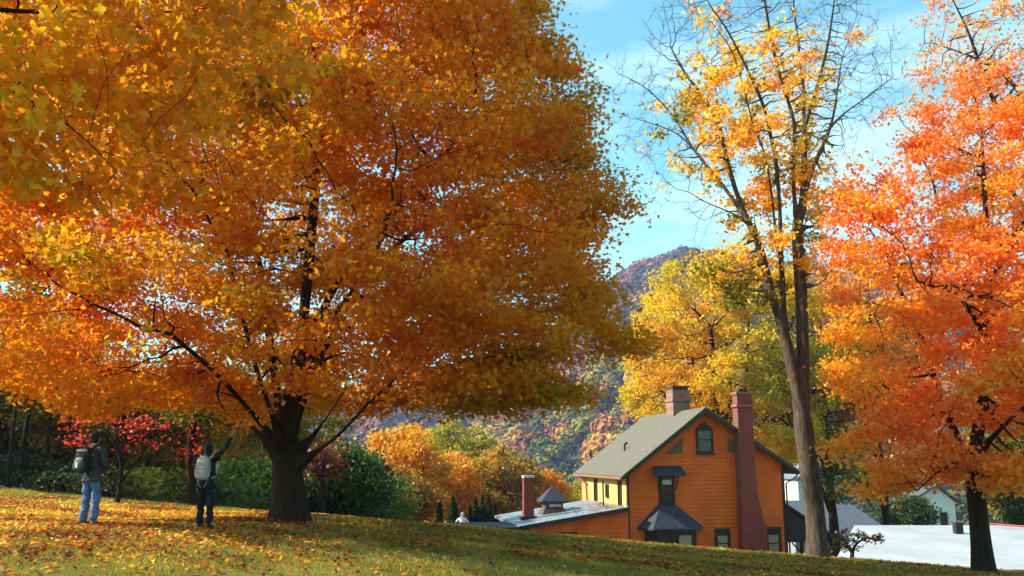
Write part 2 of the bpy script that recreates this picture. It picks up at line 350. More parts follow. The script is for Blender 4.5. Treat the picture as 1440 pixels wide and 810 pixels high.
att = cloudpts(4600, maple_env, (bx - 9.5, by - 9.5, .3), (bx + 9.5, by + 9.5, 14.5), .36, (.45, .45, 1.1)) if 0 else np.vstack([cloudpts(4700, maple_env, (bx - 9.5, by - 9.5, -.6), (bx + 9.5, by + 9.5, 14.5), .36, (.45, .45, 1.1)), ellpts(30, P(335, 597, 18.4), (.32, .3, .22), 19, 0), ellpts(230, P(650, 552, 21), (3.7, 3.2, .5), 17, .38), ellpts(110, P(200, 552, 20), (3.6, 2.6, .4), 18, .35)])
def maple_keep(c):                                  # thin window of foliage in front of the main fork
    d = c - B; w_ = (d[:, 1] < .6) & (np.abs(d[:, 0] + .1) < 1.7) & (d[:, 2] < 7.0)
    return np.where(w_ & (vnoise(c * np.array([1, 1, 1.6]), .9, 15) < .68), .10, 1.)
def maple_col(c):
    t = .54 - .008 * (c[:, 0] - bx) + .55 * (vnoise(c * np.array([1, 1, 1.6]), .22, 11) - .5) + .35 * (vnoise(c, .8, 12) - .5)
    return t
tree('maple_tree', 'huge spreading maple with orange crown and stout dark trunk in the middle of the lawn', 'tree', B, seeds, att, .36, .42, .335, .008, BARK, 310000, .115, 'three', .32, .42,
     [(.20, .19, .015), (.36, .27, .015), (.54, .30, .012), (.66, .33, .012), (.68, .30, .010), (.68, .27, .010), (.67, .255, .010), (.66, .22, .010), (.62, .14, .012)], maple_col, limbs=.075, hop=4, grav=.03, jit=.16, flare=1.5, tone=1.10, keep=maple_keep, rpow=1.3)

# --- the near maple at the left whose boughs hang into the view
B = G(-10.2, 6.4)
def nm(x, y, z): return np.array([x, y, z])
seeds = [[B, nm(-10.1, 6.4, 0), nm(-9.9, 6.6, 2.2), nm(-9.6, 6.9, 4.4), nm(-9.2, 7.2, 6.8), nm(-9, 7.4, 9)],
         [nm(-9.9, 6.6, 2.6), nm(-8.4, 7.4, 3.5), P(0, 118, 8.2), P(120, 112, 8.4), P(240, 100, 8.8), P(330, 95, 9.2)],
         [nm(-9.9, 6.6, 2.2), nm(-8.4, 7.6, 2.9), P(0, 158, 8.6), P(110, 198, 8.8), P(200, 235, 9.2), P(290, 260, 9.8)],
         [nm(-9.8, 6.7, 3.6), nm(-8.2, 7.0, 4.6), P(0, 20, 7.6), P(90, 15, 7.8), P(200, 22, 8.2), P(300, 10, 8.6)],
         [P(0, 158, 8.6), P(80, 150, 9.0), P(190, 150, 9.6), P(300, 170, 10.2)],
         [P(0, 118, 8.2), P(60, 150, 7.6), P(130, 200, 7.4), P(170, 250, 7.2)]]
def near_env(q):
    px = 720 + F * q[:, 0] / (q[:, 1] * CT + q[:, 2] * ST); py = 405 - F * (q[:, 2] * CT - q[:, 1] * ST) / (q[:, 1] * CT + q[:, 2] * ST)
    c = np.array([-8.2, 7.6, 4.6]); d = (q - c) / np.array([6.2, 3.0, 4.0]); low = q[:, 2] > 1.55 + .28 * np.clip(q[:, 0] + 8.5, -3, 4.5) + .45 * np.sin(q[:, 0] * 1.9)
    return ((d ** 2).sum(1) < 1) & low & (q[:, 1] > 5.6)
att = cloudpts(1900, near_env, (-15, 4.5, 1), (-1.5, 14, 9), .34, (.6, .6, 1.2), 77)
tree('maple_tree', 'near maple with golden yellow leaves reaching in from the top left corner', 'tree', B, seeds, att, .3, .35, .17, .004, BARK, 52000, .098, 'maple', .22, .5,
     [GOLD, ORA, (.68, .27, .012), (.74, .32, .012), (.74, .35, .015), (.74, .38, .015), (.80, .50, .02)], lambda c: .56 + .5 * (vnoise(c, .5, 31) - .5) + .4 * (vnoise(c, 1.5, 32) - .5), limbs=.06, hop=4, grav=.03, up=.45, jit=.2, wig=.2, tone=1.05, rpow=1.3)

# --- the tall half bare tree beside the house
TY = 28.0
def T(px, py, dy=0): return P(px, py, TY + dy)
B = T(1150, 784); B[2] = float(ground(B[0], B[1]))
tk = [B, T(1148, 740), T(1142, 690), T(1134, 630), T(1127, 580), T(1115, 520)]
seeds = [tk + [T(1103, 470), T(1085, 414), T(1074, 370), T(1066, 340), T(1052, 312), T(1035, 270), T(1022, 225), T(1014, 185), T(1007, 130, .3), T(1000, 85, .4)],
         [T(1128, 585), T(1130, 530), T(1129, 480), T(1127, 414), T(1121, 340), T(1121, 310), T(1130, 290), T(1131, 240), T(1131, 180), T(1130, 120, .3), T(1122, 60, .6), T(1116, 5, .8), T(1112, -50, .9)],
         [T(1104, 470), T(1101, 410), T(1099, 370), T(1090, 320), T(1085, 270), T(1076, 215, -.3), T(1060, 180, -.6), T(1045, 120, -1), T(1030, 70, -1.4), T(1000, 30, -2)],
         [T(1121, 310), T(1116, 270), T(1116, 220), T(1118, 170, -.5), T(1100, 120, -.8), T(1085, 60, -1), T(1075, 0, -1.2), T(1068, -50, -1.2)],
         [T(1131, 270), T(1143, 235, .4), T(1160, 200, .8), T(1172, 165, 1.1), T(1178, 125, 1.3), T(1183, 85, 1.5), T(1195, 50, 1.7), T(1208, 15, 1.9)],
         [T(1168, 178, 1), T(1188, 158, 1), T(1212, 142, 1), T(1238, 122, 1), T(1256, 108, .9)],
         [T(1052, 312), T(1020, 265, .4), T(996, 236, .8), T(972, 205, 1.2), T(950, 185, 1.5), T(925, 176, 1.7), T(898, 168, 1.9)],
         [T(972, 205, 1.2), T(945, 160, 1.3), T(915, 128, 1.3), T(890, 112, 1.3), T(868, 103, 1.3)],
         [T(1014, 185), T(992, 140, .4), T(968, 110, .6), T(955, 90, .8), T(945, 70, .9)],
         [T(1099, 370), T(1097, 300, -.7), T(1092, 230, -1.2), T(1075, 150, -1.8), T(1050, 95, -2.2), T(1022, 40, -2.5), T(1000, 10, -2.6)],
         [T(1131, 180), T(1150, 120, -.5), T(1165, 60, -.8), T(1172, 10, -1), T(1178, -40, -1)],
         [T(1178, 125, 1.3), T(1200, 80, 1.8), T(1222, 40, 2.2)],
         [T(1127, 330), T(1140, 290, -.4), T(1165, 272, -.8), T(1188, 262, -1), T(1200, 252, -1)],
         [T(1131, 320), T(1150, 318, .5), T(1168, 314, .8)],
         [T(1052, 312), T(1020, 295, -.4), T(992, 285, -.8), T(972, 272, -1)],
         [T(1045, 298), T(1020, 296, .6), T(1000, 305, .8)],
         [T(1064, 340), T(1062, 310, -.2), T(1055, 275, -.4), T(1060, 258, -.4)],
         [T(1127, 400), T(1145, 405, -.5), T(1160, 395, -.9), T(1172, 375, -1.1)],
         [T(1074, 370), T(1050, 380, -.8), T(1025, 385, -1.4), T(1008, 372, -1.8)]]
cA = T(1075, 150); 
att = np.vstack([cloudpts(1700, ell(T(1065, 110), (5.2, 4.2, 5.6), 3, .1, .25), T(1065, 110) - np.array([7, 5.5, 7]), T(1065, 110) + np.array([7, 5.5, 7])),
                 cloudpts(170, ell(T(930, 150), (2.0, 2.0, 2.4), 4, .1), T(930, 150) - 3, T(930, 150) + 3),
                 cloudpts(150, ell(T(1205, 90), (1.6, 1.8, 2.6), 5, .1), T(1205, 90) - 3, T(1205, 90) + 3),
                 ellpts(230, T(1040, 380), (2.0, 1.8, 1.4), 6, 0), ellpts(120, T(1150, 350, .4), (1.3, 1.5, 1.7), 8, 0)])
def tall_keep(c):
    px = 720 + F * c[:, 0] / (c[:, 1] * CT + c[:, 2] * ST); py = 405 - F * (c[:, 2] * CT - c[:, 1] * ST) / (c[:, 1] * CT + c[:, 2] * ST)
    g = np.exp(-((px - 1075) / 75) ** 2 - ((py - 190) / 115) ** 2) * 1.25 + .7 * np.exp(-((px - 1000) / 60) ** 2 - ((py - 170) / 60) ** 2) + 1.5 * np.exp(-((px - 1040) / 60) ** 2 - ((py - 375) / 55) ** 2) + .9 * np.exp(-((px - 1125) / 60) ** 2 - ((py - 330) / 50) ** 2)
    return np.clip((g ** 1.4 + .02) * (.06 + 1.9 * (vnoise(c, 1.1, 61) > .52)), 0, 1)
tree('half_bare_tree', 'tall forked grey-barked tree with bare upper twigs and thin golden leaves beside the house', 'tree', B, seeds, att, .25, .34, .295, .0078, BARK_G, 14500, .14, 'three', .22, .6,
     [OLV, (.62, .38, .03), YEL, (.76, .44, .04), (.76, .38, .05), (.74, .32, .08), (.70, .24, .12)], lambda c: .45 + .9 * (vnoise(c, .6, 62) - .5) + .25 * np.clip((c[:, 2] - 12) / 6, -1, 1), limbs=.05, hop=3, keep=tall_keep, rpow=1.22, flare=1.25, up=.5, wig=.25, lump=.035, twig=2, tone=1.3)

# --- the orange maple at the right edge of the lawn
OY = 25.0
def O_(px, py, dy=0): return P(px, py, OY + dy)
B = O_(1383, 800); B[2] = float(ground(B[0], B[1]))
seeds = [[B, O_(1379, 760), O_(1374, 710), O_(1368, 660), O_(1372, 620, .3), O_(1385, 560, .5), O_(1392, 480, .6), O_(1390, 380, .6), O_(1385, 280, .6), O_(1380, 180, .6)],
         [O_(1370, 670), O_(1356, 640, .5), O_(1336, 590, 1), O_(1312, 535, 1.3), O_(1308, 500, 1.4), O_(1285, 450, 1.6), O_(1262, 400, 1.6), O_(1245, 350, 1.6)],
         [O_(1374, 640), O_(1395, 615, -.6), O_(1420, 590, -1.2), O_(1455, 560, -1.6), O_(1500, 520, -2)],
         [O_(1368, 660), O_(1345, 650, -.9), O_(1320, 662, -1.7), O_(1290, 690, -2.2)],
         [O_(1312, 535, 1.3), O_(1270, 560, .6), O_(1230, 590, 0), O_(1200, 610, -.4)],
         [O_(1310, 510, 1.4), O_(1296, 470, 0), O_(1272, 440, -.8), O_(1225, 425, -1.4)],
         [O_(1392, 480), O_(1345, 410, -1), O_(1318, 405, -1.4), O_(1290, 395, -2)],
         [O_(1390, 400), O_(1430, 330, 0), O_(1470, 260, 0)]]
ec = O_(1345, 440)
att = np.vstack([ellpts(1700, O_(1335, 480), (3.9, 4.0, 4.3), 21, .50, .8, .12, .25), ellpts(450, O_(1420, 230), (3.2, 3.2, 3.2), 22, .5, .7), ellpts(380, O_(1490, 470), (3.0, 3.2, 3.6), 23, .4), ellpts(220, O_(1225, 300), (1.7, 1.8, 1.8), 24, .3), ellpts(150, O_(1240, 640, -1), (1.5, 1.6, 1.1), 25, .3), ellpts(150, O_(1420, 670, -1), (1.3, 1.6, .8), 26, .3)])
tree('maple_tree', 'fiery orange maple with a dark leaning trunk at the right edge of the lawn', 'tree', B, seeds, att, .3, .38, .245, .006, BARK, 68000, .122, 'three', .24, .45,
     [(.34, .26, .02), (.74, .42, .03), (.78, .36, .03), (.80, .33, .03), (.80, .28, .03), (.78, .23, .03), (.76, .24, .06)], lambda c: .64 + .75 * (vnoise(c, .45, 41) - .5) + .3 * (vnoise(c, 1.4, 42) - .5) + .015 * (c[:, 2] - 5), limbs=.07, hop=4, up=.45, jit=.22, tone=1.22)

# --- the tall pink-red maple behind it
RY = 33.0
def R_(px, py, dy=0): return P(px, py, RY + dy)
B = G(22.0, 33); 
seeds = [[B, R_(1530, 640), R_(1520, 500), R_(1505, 380), R_(1490, 260), R_(1480, 150), R_(1480, 20)],
         [R_(1520, 420), R_(1450, 300), R_(1390, 235), R_(1330, 200), R_(1290, 190)],
         [R_(1510, 400), R_(1440, 330, -1), R_(1380, 330, -1.4), R_(1320, 310, -2), R_(1260, 325, -2.2)],
         [R_(1480, 200), R_(1420, 110, .5), R_(1370, 80, .6), R_(1310, 60, .6)],
         [R_(1490, 250), R_(1430, 190, -1), R_(1400, 150, -1), R_(1360, 40, -1), R_(1340, 0, -1)],
         [R_(1490, 260), R_(1560, 180), R_(1620, 100)],
         [R_(1380, 330, -1.4), R_(1320, 300, 0), R_(1312, 250, 0), R_(1300, 225, 0), R_(1275, 205, 0)]]
att = np.vstack([ellpts(800, R_(1410, 190), (4.6, 4.4, 5.6), 31, .58, .9), ellpts(400, R_(1540, 200), (4.5, 4.5, 6.5), 32, .5, .8), ellpts(230, R_(1360, 60), (2.4, 3, 3.2), 33, .52, .9), ellpts(300, R_(1430, 390), (3.4, 3.2, 2.6), 34, .4, .6)])
tree('maple_tree', 'tall rosy red maple with dark boughs and gaps of sky filling the top right corner', 'tree', B, seeds, att, .38, .42, .42, .007, BARK, 21000, .13, 'three', .26, .38,
     [(.42, .09, .05), (.58, .16, .09), (.66, .24, .13), (.70, .30, .16), (.72, .34, .14), (.74, .34, .09), (.72, .32, .04)], lambda c: .48 + .8 * (vnoise(c, .4, 51) - .5) + .2 * (vnoise(c, 1.4, 52) - .5), limbs=.08, hop=3, up=.6, jit=.22, tone=1.1)

# --- the yellow tree and the trees round it, behind the house
def bgtree(label, px, Yd, ztop_px, rad, pals, n=9000, ls=.2, seeds_=None, na=330, seed=1, name='maple_tree', zbot_px=None, group=None, trunk_lean=0, multi=3, lm=None, tone=1., cat='tree', r0=.25, base=None, thr=.32, shape='kite', up=.45, spread=.42, flat=.6, cf=None, rt=.012, limbs=0, hop=3, ry=None, step=.55):
    top = P(px, ztop_px, Yd); g = base if base is not None else G(top[0], Yd); bot = P(px, zbot_px, Yd)[2] if zbot_px else g[2] + .32 * (top[2] - g[2])
    c = np.array([top[0], Yd, (top[2] + bot) / 2]); h = (top[2] - bot) / 2; ry = ry or rad
    sd = [[g, g + np.array([trunk_lean * .3, 0, (bot - g[2]) * .6]), np.array([c[0] + trunk_lean * .3, Yd, bot + .2 * h]), np.array([c[0], Yd, c[2] + h * .1]), np.array([c[0], Yd, c[2] + h * .6])]]
    q = np.random.default_rng(seed)
    for i in range(multi):
        a = q.uniform(0, 6.28); s0 = sd[0][1] * (1 - .5) + sd[0][2] * .5; 
        e = c + np.array([math.cos(a) * rad * .55, math.sin(a) * ry * .55, h * q.uniform(-.1, .45)])
        sd.append([s0, (s0 + e) / 2 + np.array([math.cos(a), math.sin(a), -.3]) * rad * .08, e])
    att = ellpts(na, c, (rad, ry, h), seed, thr, 2.6 / rad, .13, .15)
    return tree(name, label, cat, g, seeds_ or sd, att, step, step * 1.1, r0, rt, BARK, n, ls, shape, spread, flat, pals, cf or (lambda c_: .5 + .8 * (vnoise(c_, 1.6 / rad, seed) - .5) + .3 * (vnoise(c_, 4 / rad, seed + 1) - .5)), lm, up, limbs, group, .18, 0, hop, 1.2, None, 1., 0, 'crown', seed, .2, tone)
def S(py, px, dy=0): return P(px, py, 62 + dy)
g = G(P(1030, 600, 62)[0], 62)
ysd = [[g, S(640, 1028), S(600, 1024), S(560, 1028), S(520, 1024), S(470, 1020), S(420, 1022)],
       [S(640, 1028), S(600, 1005), S(560, 985), S(510, 975), S(470, 965)], [S(620, 1026), S(580, 1045), S(530, 1050), S(480, 1052), S(430, 1055)],
       [S(640, 1028), S(610, 985, 1), S(580, 955, 2), S(545, 925, 2), S(510, 905, 2)], [S(600, 1024), S(560, 1000, -2), S(510, 1005, -3), S(460, 1000, -3)],
       [S(640, 1028), S(600, 1070, 1), S(560, 1090, 1), S(500, 1100, 1), S(460, 1110, 1)], [S(600, 1070, 1), S(580, 1115, 0), S(550, 1145, 0)]]
bgtree('broad yellow maple with many dark upright stems rising behind the orange house', 1015, 62, 352, 8.6, [(.24, .23, .02), (.44, .36, .03), (.62, .46, .035), (.72, .50, .04), (.74, .50, .04), (.74, .46, .035), (.72, .36, .03)], 115000, .18, ysd, 2100, 71, zbot_px=705, r0=.45, spread=.36, limbs=.09, step=.5, rt=.014,
       cf=lambda c: .55 + .8 * (vnoise(c, .25, 71) - .5) - .03 * (c[:, 0] - P(1015, 500, 62)[0]) + .2 * (vnoise(c, .9, 72) - .5))  # sunny left and shaded right side put into the leaf colour
bgtree('dark olive green tree between the yellow maple and the orange maple', 1150, 66, 400, 5.4, [(.10, .12, .015), OLV, (.24, .22, .025), (.38, .30, .03)], 26000, .2, None, 600, 73, 'leafy_tree', 695, r0=.35, tone=.95)
bgtree('tree with pale orange top glimpsed behind the tall half bare tree', 1215, 66, 330, 4.8, [ORA, (.68, .24, .05), (.70, .26, .08)], 16000, .22, None, 400, 74, 'leafy_tree', 640)
bgtree('dark green conifer-like tree at the right edge beyond the white roof', 1440, 58, 560, 3.4, [(.04, .07, .015), (.07, .10, .02), (.16, .16, .03)], 14000, .2, None, 300, 75, 'leafy_tree', 760)
bgtree('yellow-green tree right of the orange maple trunk beyond the white roof', 1405, 74, 590, 3.8, [OLV, YG, (.5, .34, .03), GOLD], 9000, .24, None, 300, 76, 'leafy_tree', 735)
bgtree('low dark green shrub between the grey roof and the white house', 1275, 86, 700, 2.8, [(.05, .08, .015), (.09, .11, .02)], 7000, .24, None, 200, 77, 'shrub', 742, cat='shrub')
bgtree('dark green tree standing left of the small white house', 1235, 100, 655, 4.5, [(.05, .08, .015), (.13, .13, .02)], 7000, .3, None, 200, 78, 'leafy_tree', 700)

# --- the autumn trees in the dip between the great maple and the house
D_ = 'autumn trees in the dip left of the house'
for a in [('bright golden yellow tree next to the dark green shrub', 572, 66, 600, 3.3, [GOLD, YEL, (.76, .42, .03)], 11000, 81, 720),
          ('loose olive yellow tree rising behind the golden tree', 640, 88, 592, 4.2, [OLV, YG, (.42, .33, .06)], 10000, 82, 700),
          ('orange tree with a dark fork of branches in its top', 615, 72, 628, 3.4, [(.5, .28, .02), (.7, .32, .02), (.74, .38, .03)], 12000, 83, 735),
          ('broad tan and olive tree behind the row of small evergreens', 690, 78, 622, 5.2, [OLV, (.40, .22, .03), (.50, .26, .03), (.36, .27, .03)], 24000, 84, 745),
          ('orange tree right behind the thin chimney', 742, 84, 655, 3.8, [(.62, .28, .02), (.72, .30, .02), (.76, .36, .03)], 12000, 85, 745),
          ('small vivid orange tree top above the tan tree', 656, 96, 612, 3.2, [ORA, (.74, .25, .02)], 6000, 86, 690),
          ('brown and rust coloured tree below the golden tree', 560, 58, 660, 2.6, [(.16, .10, .02), (.30, .15, .02), (.42, .2, .03)], 9000, 87, 745),
          ('yellow-green tree behind the little roof turret', 790, 104, 672, 4.0, [OLV, YG, (.56, .40, .04)], 9000, 88, 735),
          ('yellow tree with orange tips between the turret and the eaves', 830, 112, 680, 3.8, [YG, (.6, .40, .04), GOLD], 7000, 89, 735),
          ('tall pale yellow tree top left of the hillside', 712, 118, 640, 4.6, [(.5, .3, .05), (.6, .4, .06)], 7000, 90, 735)]:
    bgtree(a[0], a[1], a[2], a[3], a[4], a[5], a[6], .17 + a[2] * .0012, None, 330, a[7], 'leafy_tree', a[8], D_, tone=1.0, step=.5)

# --- the belt of woodland behind the two people
W_ = 'trees and shrubs of the belt behind the two people'
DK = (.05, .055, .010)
for a in [('dark green tree at the far left behind the lawn', 20, 38, 470, 4.2, [DK, GRN, OLV], 26000, 101, 690, 'leafy_tree'),
          ('brown and olive tree behind the man in blue jeans', 110, 36, 520, 3.6, [GRN, OLV, (.34, .18, .02)], 22000, 102, 700, 'leafy_tree'),
          ('olive gold tree between the two people', 205, 37, 500, 3.7, [OLV, (.34, .22, .02), (.44, .28, .02)], 22000, 103, 715, 'leafy_tree'),
          ('rusty orange tree behind the person with the raised arm', 285, 39, 500, 3.6, [OLV, (.36, .16, .02), (.46, .17, .02)], 20000, 104, 715, 'leafy_tree'),
          ('tall yellow tree far behind the left part of the lawn', 60, 60, 400, 7.0, [OLV, YG, GOLD], 20000, 105, 650, 'leafy_tree'),
          ('sunlit yellow-green tree glimpsed low behind the two people', 215, 54, 600, 4.6, [YG, (.62, .48, .05), (.7, .55, .06)], 14000, 106, 745, 'leafy_tree'),
          ('olive tree behind the fork of the great maple', 380, 48, 480, 5.0, [GRN, OLV, YG], 20000, 107, 700, 'leafy_tree'),
          ('bright green bush left of the great maple trunk', 350, 33, 655, 1.9, [(.07, .14, .02), (.14, .22, .03), (.26, .32, .04)], 12000, 108, 745, 'shrub'),
          ('dense dark green shrub right of the great maple trunk', 480, 36, 625, 2.5, [(.03, .07, .012), (.05, .10, .02), (.10, .15, .03)], 24000, 109, 748, 'shrub'),
          ('yellow-green leafy bush between dark shrub and golden tree', 535, 44, 665, 1.8, [GRN, (.2, .22, .03), (.5, .48, .06)], 8000, 110, 748, 'shrub'),
          ('low green undergrowth bush behind the gap between the two people', 235, 36, 675, 2.2, [OLV, (.22, .24, .03), (.45, .42, .05)], 12000, 111, 735, 'shrub'),  # palette lightened so sunlit spots are painted into the leaves
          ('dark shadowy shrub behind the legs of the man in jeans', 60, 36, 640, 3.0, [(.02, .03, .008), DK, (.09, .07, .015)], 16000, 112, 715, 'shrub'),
          ('deep red leafy shrub beside the great maple trunk', 455, 33, 620, .75, [(.12, .04, .02), (.26, .06, .03)], 1500, 113, 665, 'shrub')]:
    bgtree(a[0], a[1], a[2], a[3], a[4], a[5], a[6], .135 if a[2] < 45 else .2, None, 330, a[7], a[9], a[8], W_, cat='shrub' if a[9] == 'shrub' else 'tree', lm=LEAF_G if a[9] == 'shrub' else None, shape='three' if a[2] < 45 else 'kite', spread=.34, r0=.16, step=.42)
# dogwood with crimson leaves over the man in jeans
B = G(P(165, 700, 27.5)[0], 27.5)
def K(px, py, dy=0): return P(px, py, 27.5 + dy)
att = np.vstack([ellpts(40, K(128, 590), (.8, .7, .5), 121, 0), ellpts(34, K(190, 596), (.8, .7, .28), 122, 0), ellpts(26, K(105, 616), (.4, .4, .3), 123, 0), ellpts(24, K(202, 624), (.5, .5, .25), 124, 0), ellpts(24, K(262, 634), (.6, .5, .25), 125, 0), ellpts(10, K(250, 600), (.8, .5, .35), 126, 0)])
tree('dogwood_tree', 'small crimson-leaved tree with forked black stems behind the two people', 'tree', B, [[B, K(168, 690), K(172, 660), K(165, 630), K(150, 605)], [K(170, 675), K(190, 655), K(205, 630)], [K(172, 660), K(215, 640), K(250, 620)]], att, .2, .22, .065, .006, BARK, 620, .10, 'three', .19, .6, [(.38, .025, .02), (.52, .04, .035), (.58, .09, .06)], limbs=.05, hop=3, group=W_, tone=1.15)
# bare dark stems of the belt
for i, (px, Yd, ptop, lean) in enumerate([(22, 31, 480, .3), (62, 33, 470, -.2), (272, 29, 560, -.5), (158, 31, 560, .3), (8, 30, 520, 0)]):
    g = G(P(px, 700, Yd)[0], Yd); tp = P(px, ptop, Yd)[2]
    m = np.array([lean * .5, 0, (tp - g[2]) * .5]); e = np.array([lean * .2, .1, tp - g[2]])
    q = ellpts(70, g + e, (1.5, 1.3, 1.2), 130 + i, 0)
    tree('slender_tree', ['thin dark trunk behind the far left of the lawn', 'slim upright trunk left of the man in jeans', 'crooked dark trunk just left of the person with raised arm', 'stout dark trunk right of the man in jeans', 'thin trunk at the very left edge'][i], 'tree', g, [[g, g + m * .5, g + m, g + e]], q, .3, .35, [.08, .06, .12, .17, .06][i], .008, BARK, 2500, .13, 'three', .3, .5, [GRN, OLV, (.3, .18, .02)], limbs=0, group=W_)
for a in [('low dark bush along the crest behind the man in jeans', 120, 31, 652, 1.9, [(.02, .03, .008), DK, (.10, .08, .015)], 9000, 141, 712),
          ('low olive bush along the crest between the two people', 190, 31.5, 660, 1.5, [OLV, (.30, .26, .03), (.5, .44, .05)], 8000, 142, 722),  # lighter leaf tones stand in for patches of sun
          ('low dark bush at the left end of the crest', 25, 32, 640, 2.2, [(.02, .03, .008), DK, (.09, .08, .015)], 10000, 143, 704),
          ('low mixed green bush behind the legs of the reaching person', 262, 32, 668, 1.3, [OLV, (.2, .2, .03), (.4, .34, .04)], 6000, 144, 730),
          ('small green bush between reaching person and great maple', 318, 31.5, 680, 1.2, [DK, (.10, .17, .03), (.2, .26, .04)], 5000, 145, 736)]:
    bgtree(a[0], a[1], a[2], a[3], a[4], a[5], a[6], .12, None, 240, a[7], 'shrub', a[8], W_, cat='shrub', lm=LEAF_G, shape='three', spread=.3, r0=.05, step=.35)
for i in range(5):  # unseen trees added past the left edge to cast shade on the belt
    x, y = [(-27, 33), (-33, 40), (-24, 42), (-38, 32), (-31, 49)][i]; g = G(x, y); px = 720 + F * x / (y * CT)
    bgtree('unseen tree added beyond the left edge of the view to shade the wooded belt', px, y, 250, 4.8, [GRN, OLV, GOLD], 9000, .3, None, 200, 150 + i, 'leafy_tree', 640, W_, step=.7)

# ---------------------------------------------------------------- hills
RIDGE = np.array([P(a, b, 950) for a, b in [(-600, 640), (100, 610), (300, 600), (480, 585), (590, 570), (680, 545), (760, 500), (820, 445), (850, 412), (880, 386), (900, 375), (930, 370), (962, 361), (1050, 370), (1200, 395), (1350, 405), (1500, 430), (1900, 520)]])
FOOT = np.array([P(a, b, 520) for a, b in [(-600, 660), (300, 640), (560, 628), (640, 618), (700, 600), (760, 582), (820, 556), (870, 520), (920, 500), (1000, 500), (1500, 520), (1900, 560)]])
def hillz(x, y):
    x = np.asarray(x, float); y = np.asarray(y, float)
    u = x / y
    zr = np.interp(u * 950, RIDGE[:, 0], RIDGE[:, 2]); zf = np.interp(u * 520, FOOT[:, 0], FOOT[:, 2])
    z0 = -26.
    a = np.clip((y - 270) / 250, 0, 1); b = np.clip((y - 520) / 430, 0, 1)
    z = z0 + (zf - z0) * a ** 1.3 + (zr - zf) * b ** .85
    z = z - np.clip(y - 950, 0, 400) * .35
    p = np.stack([x.ravel() / 100, y.ravel() / 100], 1)
    return z + ((vnoise(p, 1.3, 201) - .5) * 16 * np.clip((y - 280) / 300, 0, 1).ravel() * (1 - .7 * b.ravel())).reshape(z.shape)
hx = np.linspace(-900, 1000, 120); hy = np.linspace(262, 1300, 90); X, Y = np.meshgrid(hx, hy); Z = hillz(X, Y)
nx, ny = len(hx), len(hy); ii = (np.arange(ny - 1)[:, None] * nx + np.arange(nx - 1)[None]).ravel(); idx = np.stack([ii, ii + 1, ii + nx + 1, ii + nx], 1).ravel()
tag(np_mesh('hillside', np.stack([X.ravel(), Y.ravel(), Z.ravel()], 1), 4, idx, mat('hill_soil', (.07, .045, .03), .95, .4, .02), smooth=True), kind='structure')
def puffs(name, label, cx_, cy_, rad, nq, cols, sz):
    n = len(cx_); cz = hillz(cx_, cy_) + rad * .55
    d = rng.normal(size=(n, nq, 3)); d[..., 2] = np.abs(d[..., 2]) * 1.1 - .25; d /= np.linalg.norm(d, axis=2)[..., None]
    rr = rad[:, None, None] * rng.uniform(.86, 1.04, (n, nq, 1)) * (1 + .18 * np.sin(d[..., :1] * 5 + cx_[:, None, None]) * np.sin(d[..., 1:2] * 6))
    c = np.stack([cx_, cy_, cz], 1)[:, None] + d * rr * np.array([1, 1, 1.1])
    nrm = d + rng.normal(size=d.shape) * .28; nrm /= np.linalg.norm(nrm, axis=2)[..., None]
    t_ = rng.normal(size=d.shape); t_ -= (t_ * nrm).sum(2)[..., None] * nrm; t_ /= np.linalg.norm(t_, axis=2)[..., None]; b_ = np.cross(nrm, t_)
    s = (rad * sz)[:, None, None, None] * rng.uniform(.6, 1.3, (n, nq, 1, 1)); sh = np.array([(0, -.5), (.5, 0), (0, .55), (-.5, 0)])
    v = c[:, :, None] + s * (t_[:, :, None] * sh[None, None, :, :1] + b_[:, :, None] * sh[None, None, :, 1:])
    cc = cols[:, None] * (1 + rng.normal(size=(n, nq, 1)) * .10)
    cc = np.repeat(np.clip(cc, .005, .9).reshape(-1, 3), 4, axis=0)
    return tag(np_mesh(name, v.reshape(-1, 3), 4, np.arange(n * nq * 4), FARL, None, cc), label, 'forest', None, 'stuff')
# rounded crowns of the lower slope, then the finer wooded mountain
def uni(n, y0, y1, umin=-.42, umax=.62):
    y = np.sqrt(rng.uniform(y0 ** 2, y1 ** 2, n)); return rng.uniform(umin, umax, n) * y, y
HP = [(.06, .07, .02), (.11, .11, .02), (.18, .16, .03), (.26, .22, .05), (.42, .26, .06), (.5, .22, .05), (.34, .12, .05), (.11, .08, .04), (.09, .09, .02), (.24, .21, .03)]
x_, y_ = uni(1500, 275, 560); k_ = rng.integers(0, len(HP), 1500); k_ = np.where(vnoise(np.stack([x_, y_], 1) / 60, 1, 9) > .6, rng.integers(3, 7, 1500), k_); k_ = np.where(y_ < 315, rng.choice([0, 7, 8, 0], 1500), k_)
puffs('hillside_forest', 'rounded autumn treetops of green, tan and rust covering the lower hillside', x_, y_, rng.uniform(4.2, 7.4, 1500), 210, np.array(HP)[k_], .30)
HP2 = [(.12, .08, .07), (.16, .09, .07), (.26, .10, .07), (.34, .16, .08), (.12, .08, .06), (.11, .08, .05), (.30, .17, .06), (.18, .10, .07)]
x_, y_ = uni(7500, 550, 975); k_ = rng.integers(0, len(HP2), 7500); q_ = vnoise(np.stack([x_ * 2.2, y_ * .7], 1) / 60, 1, 19); k_ = np.where(q_ > .66, rng.integers(2, 4, 7500), np.where(q_ < .4, rng.integers(4, 6, 7500), k_))
puffs('mountain_forest', 'reddish and bluish-grey woods covering the steep mountain', x_, y_, rng.uniform(3.6, 6.4, 7500), 36, np.array(HP2)[k_], .62)

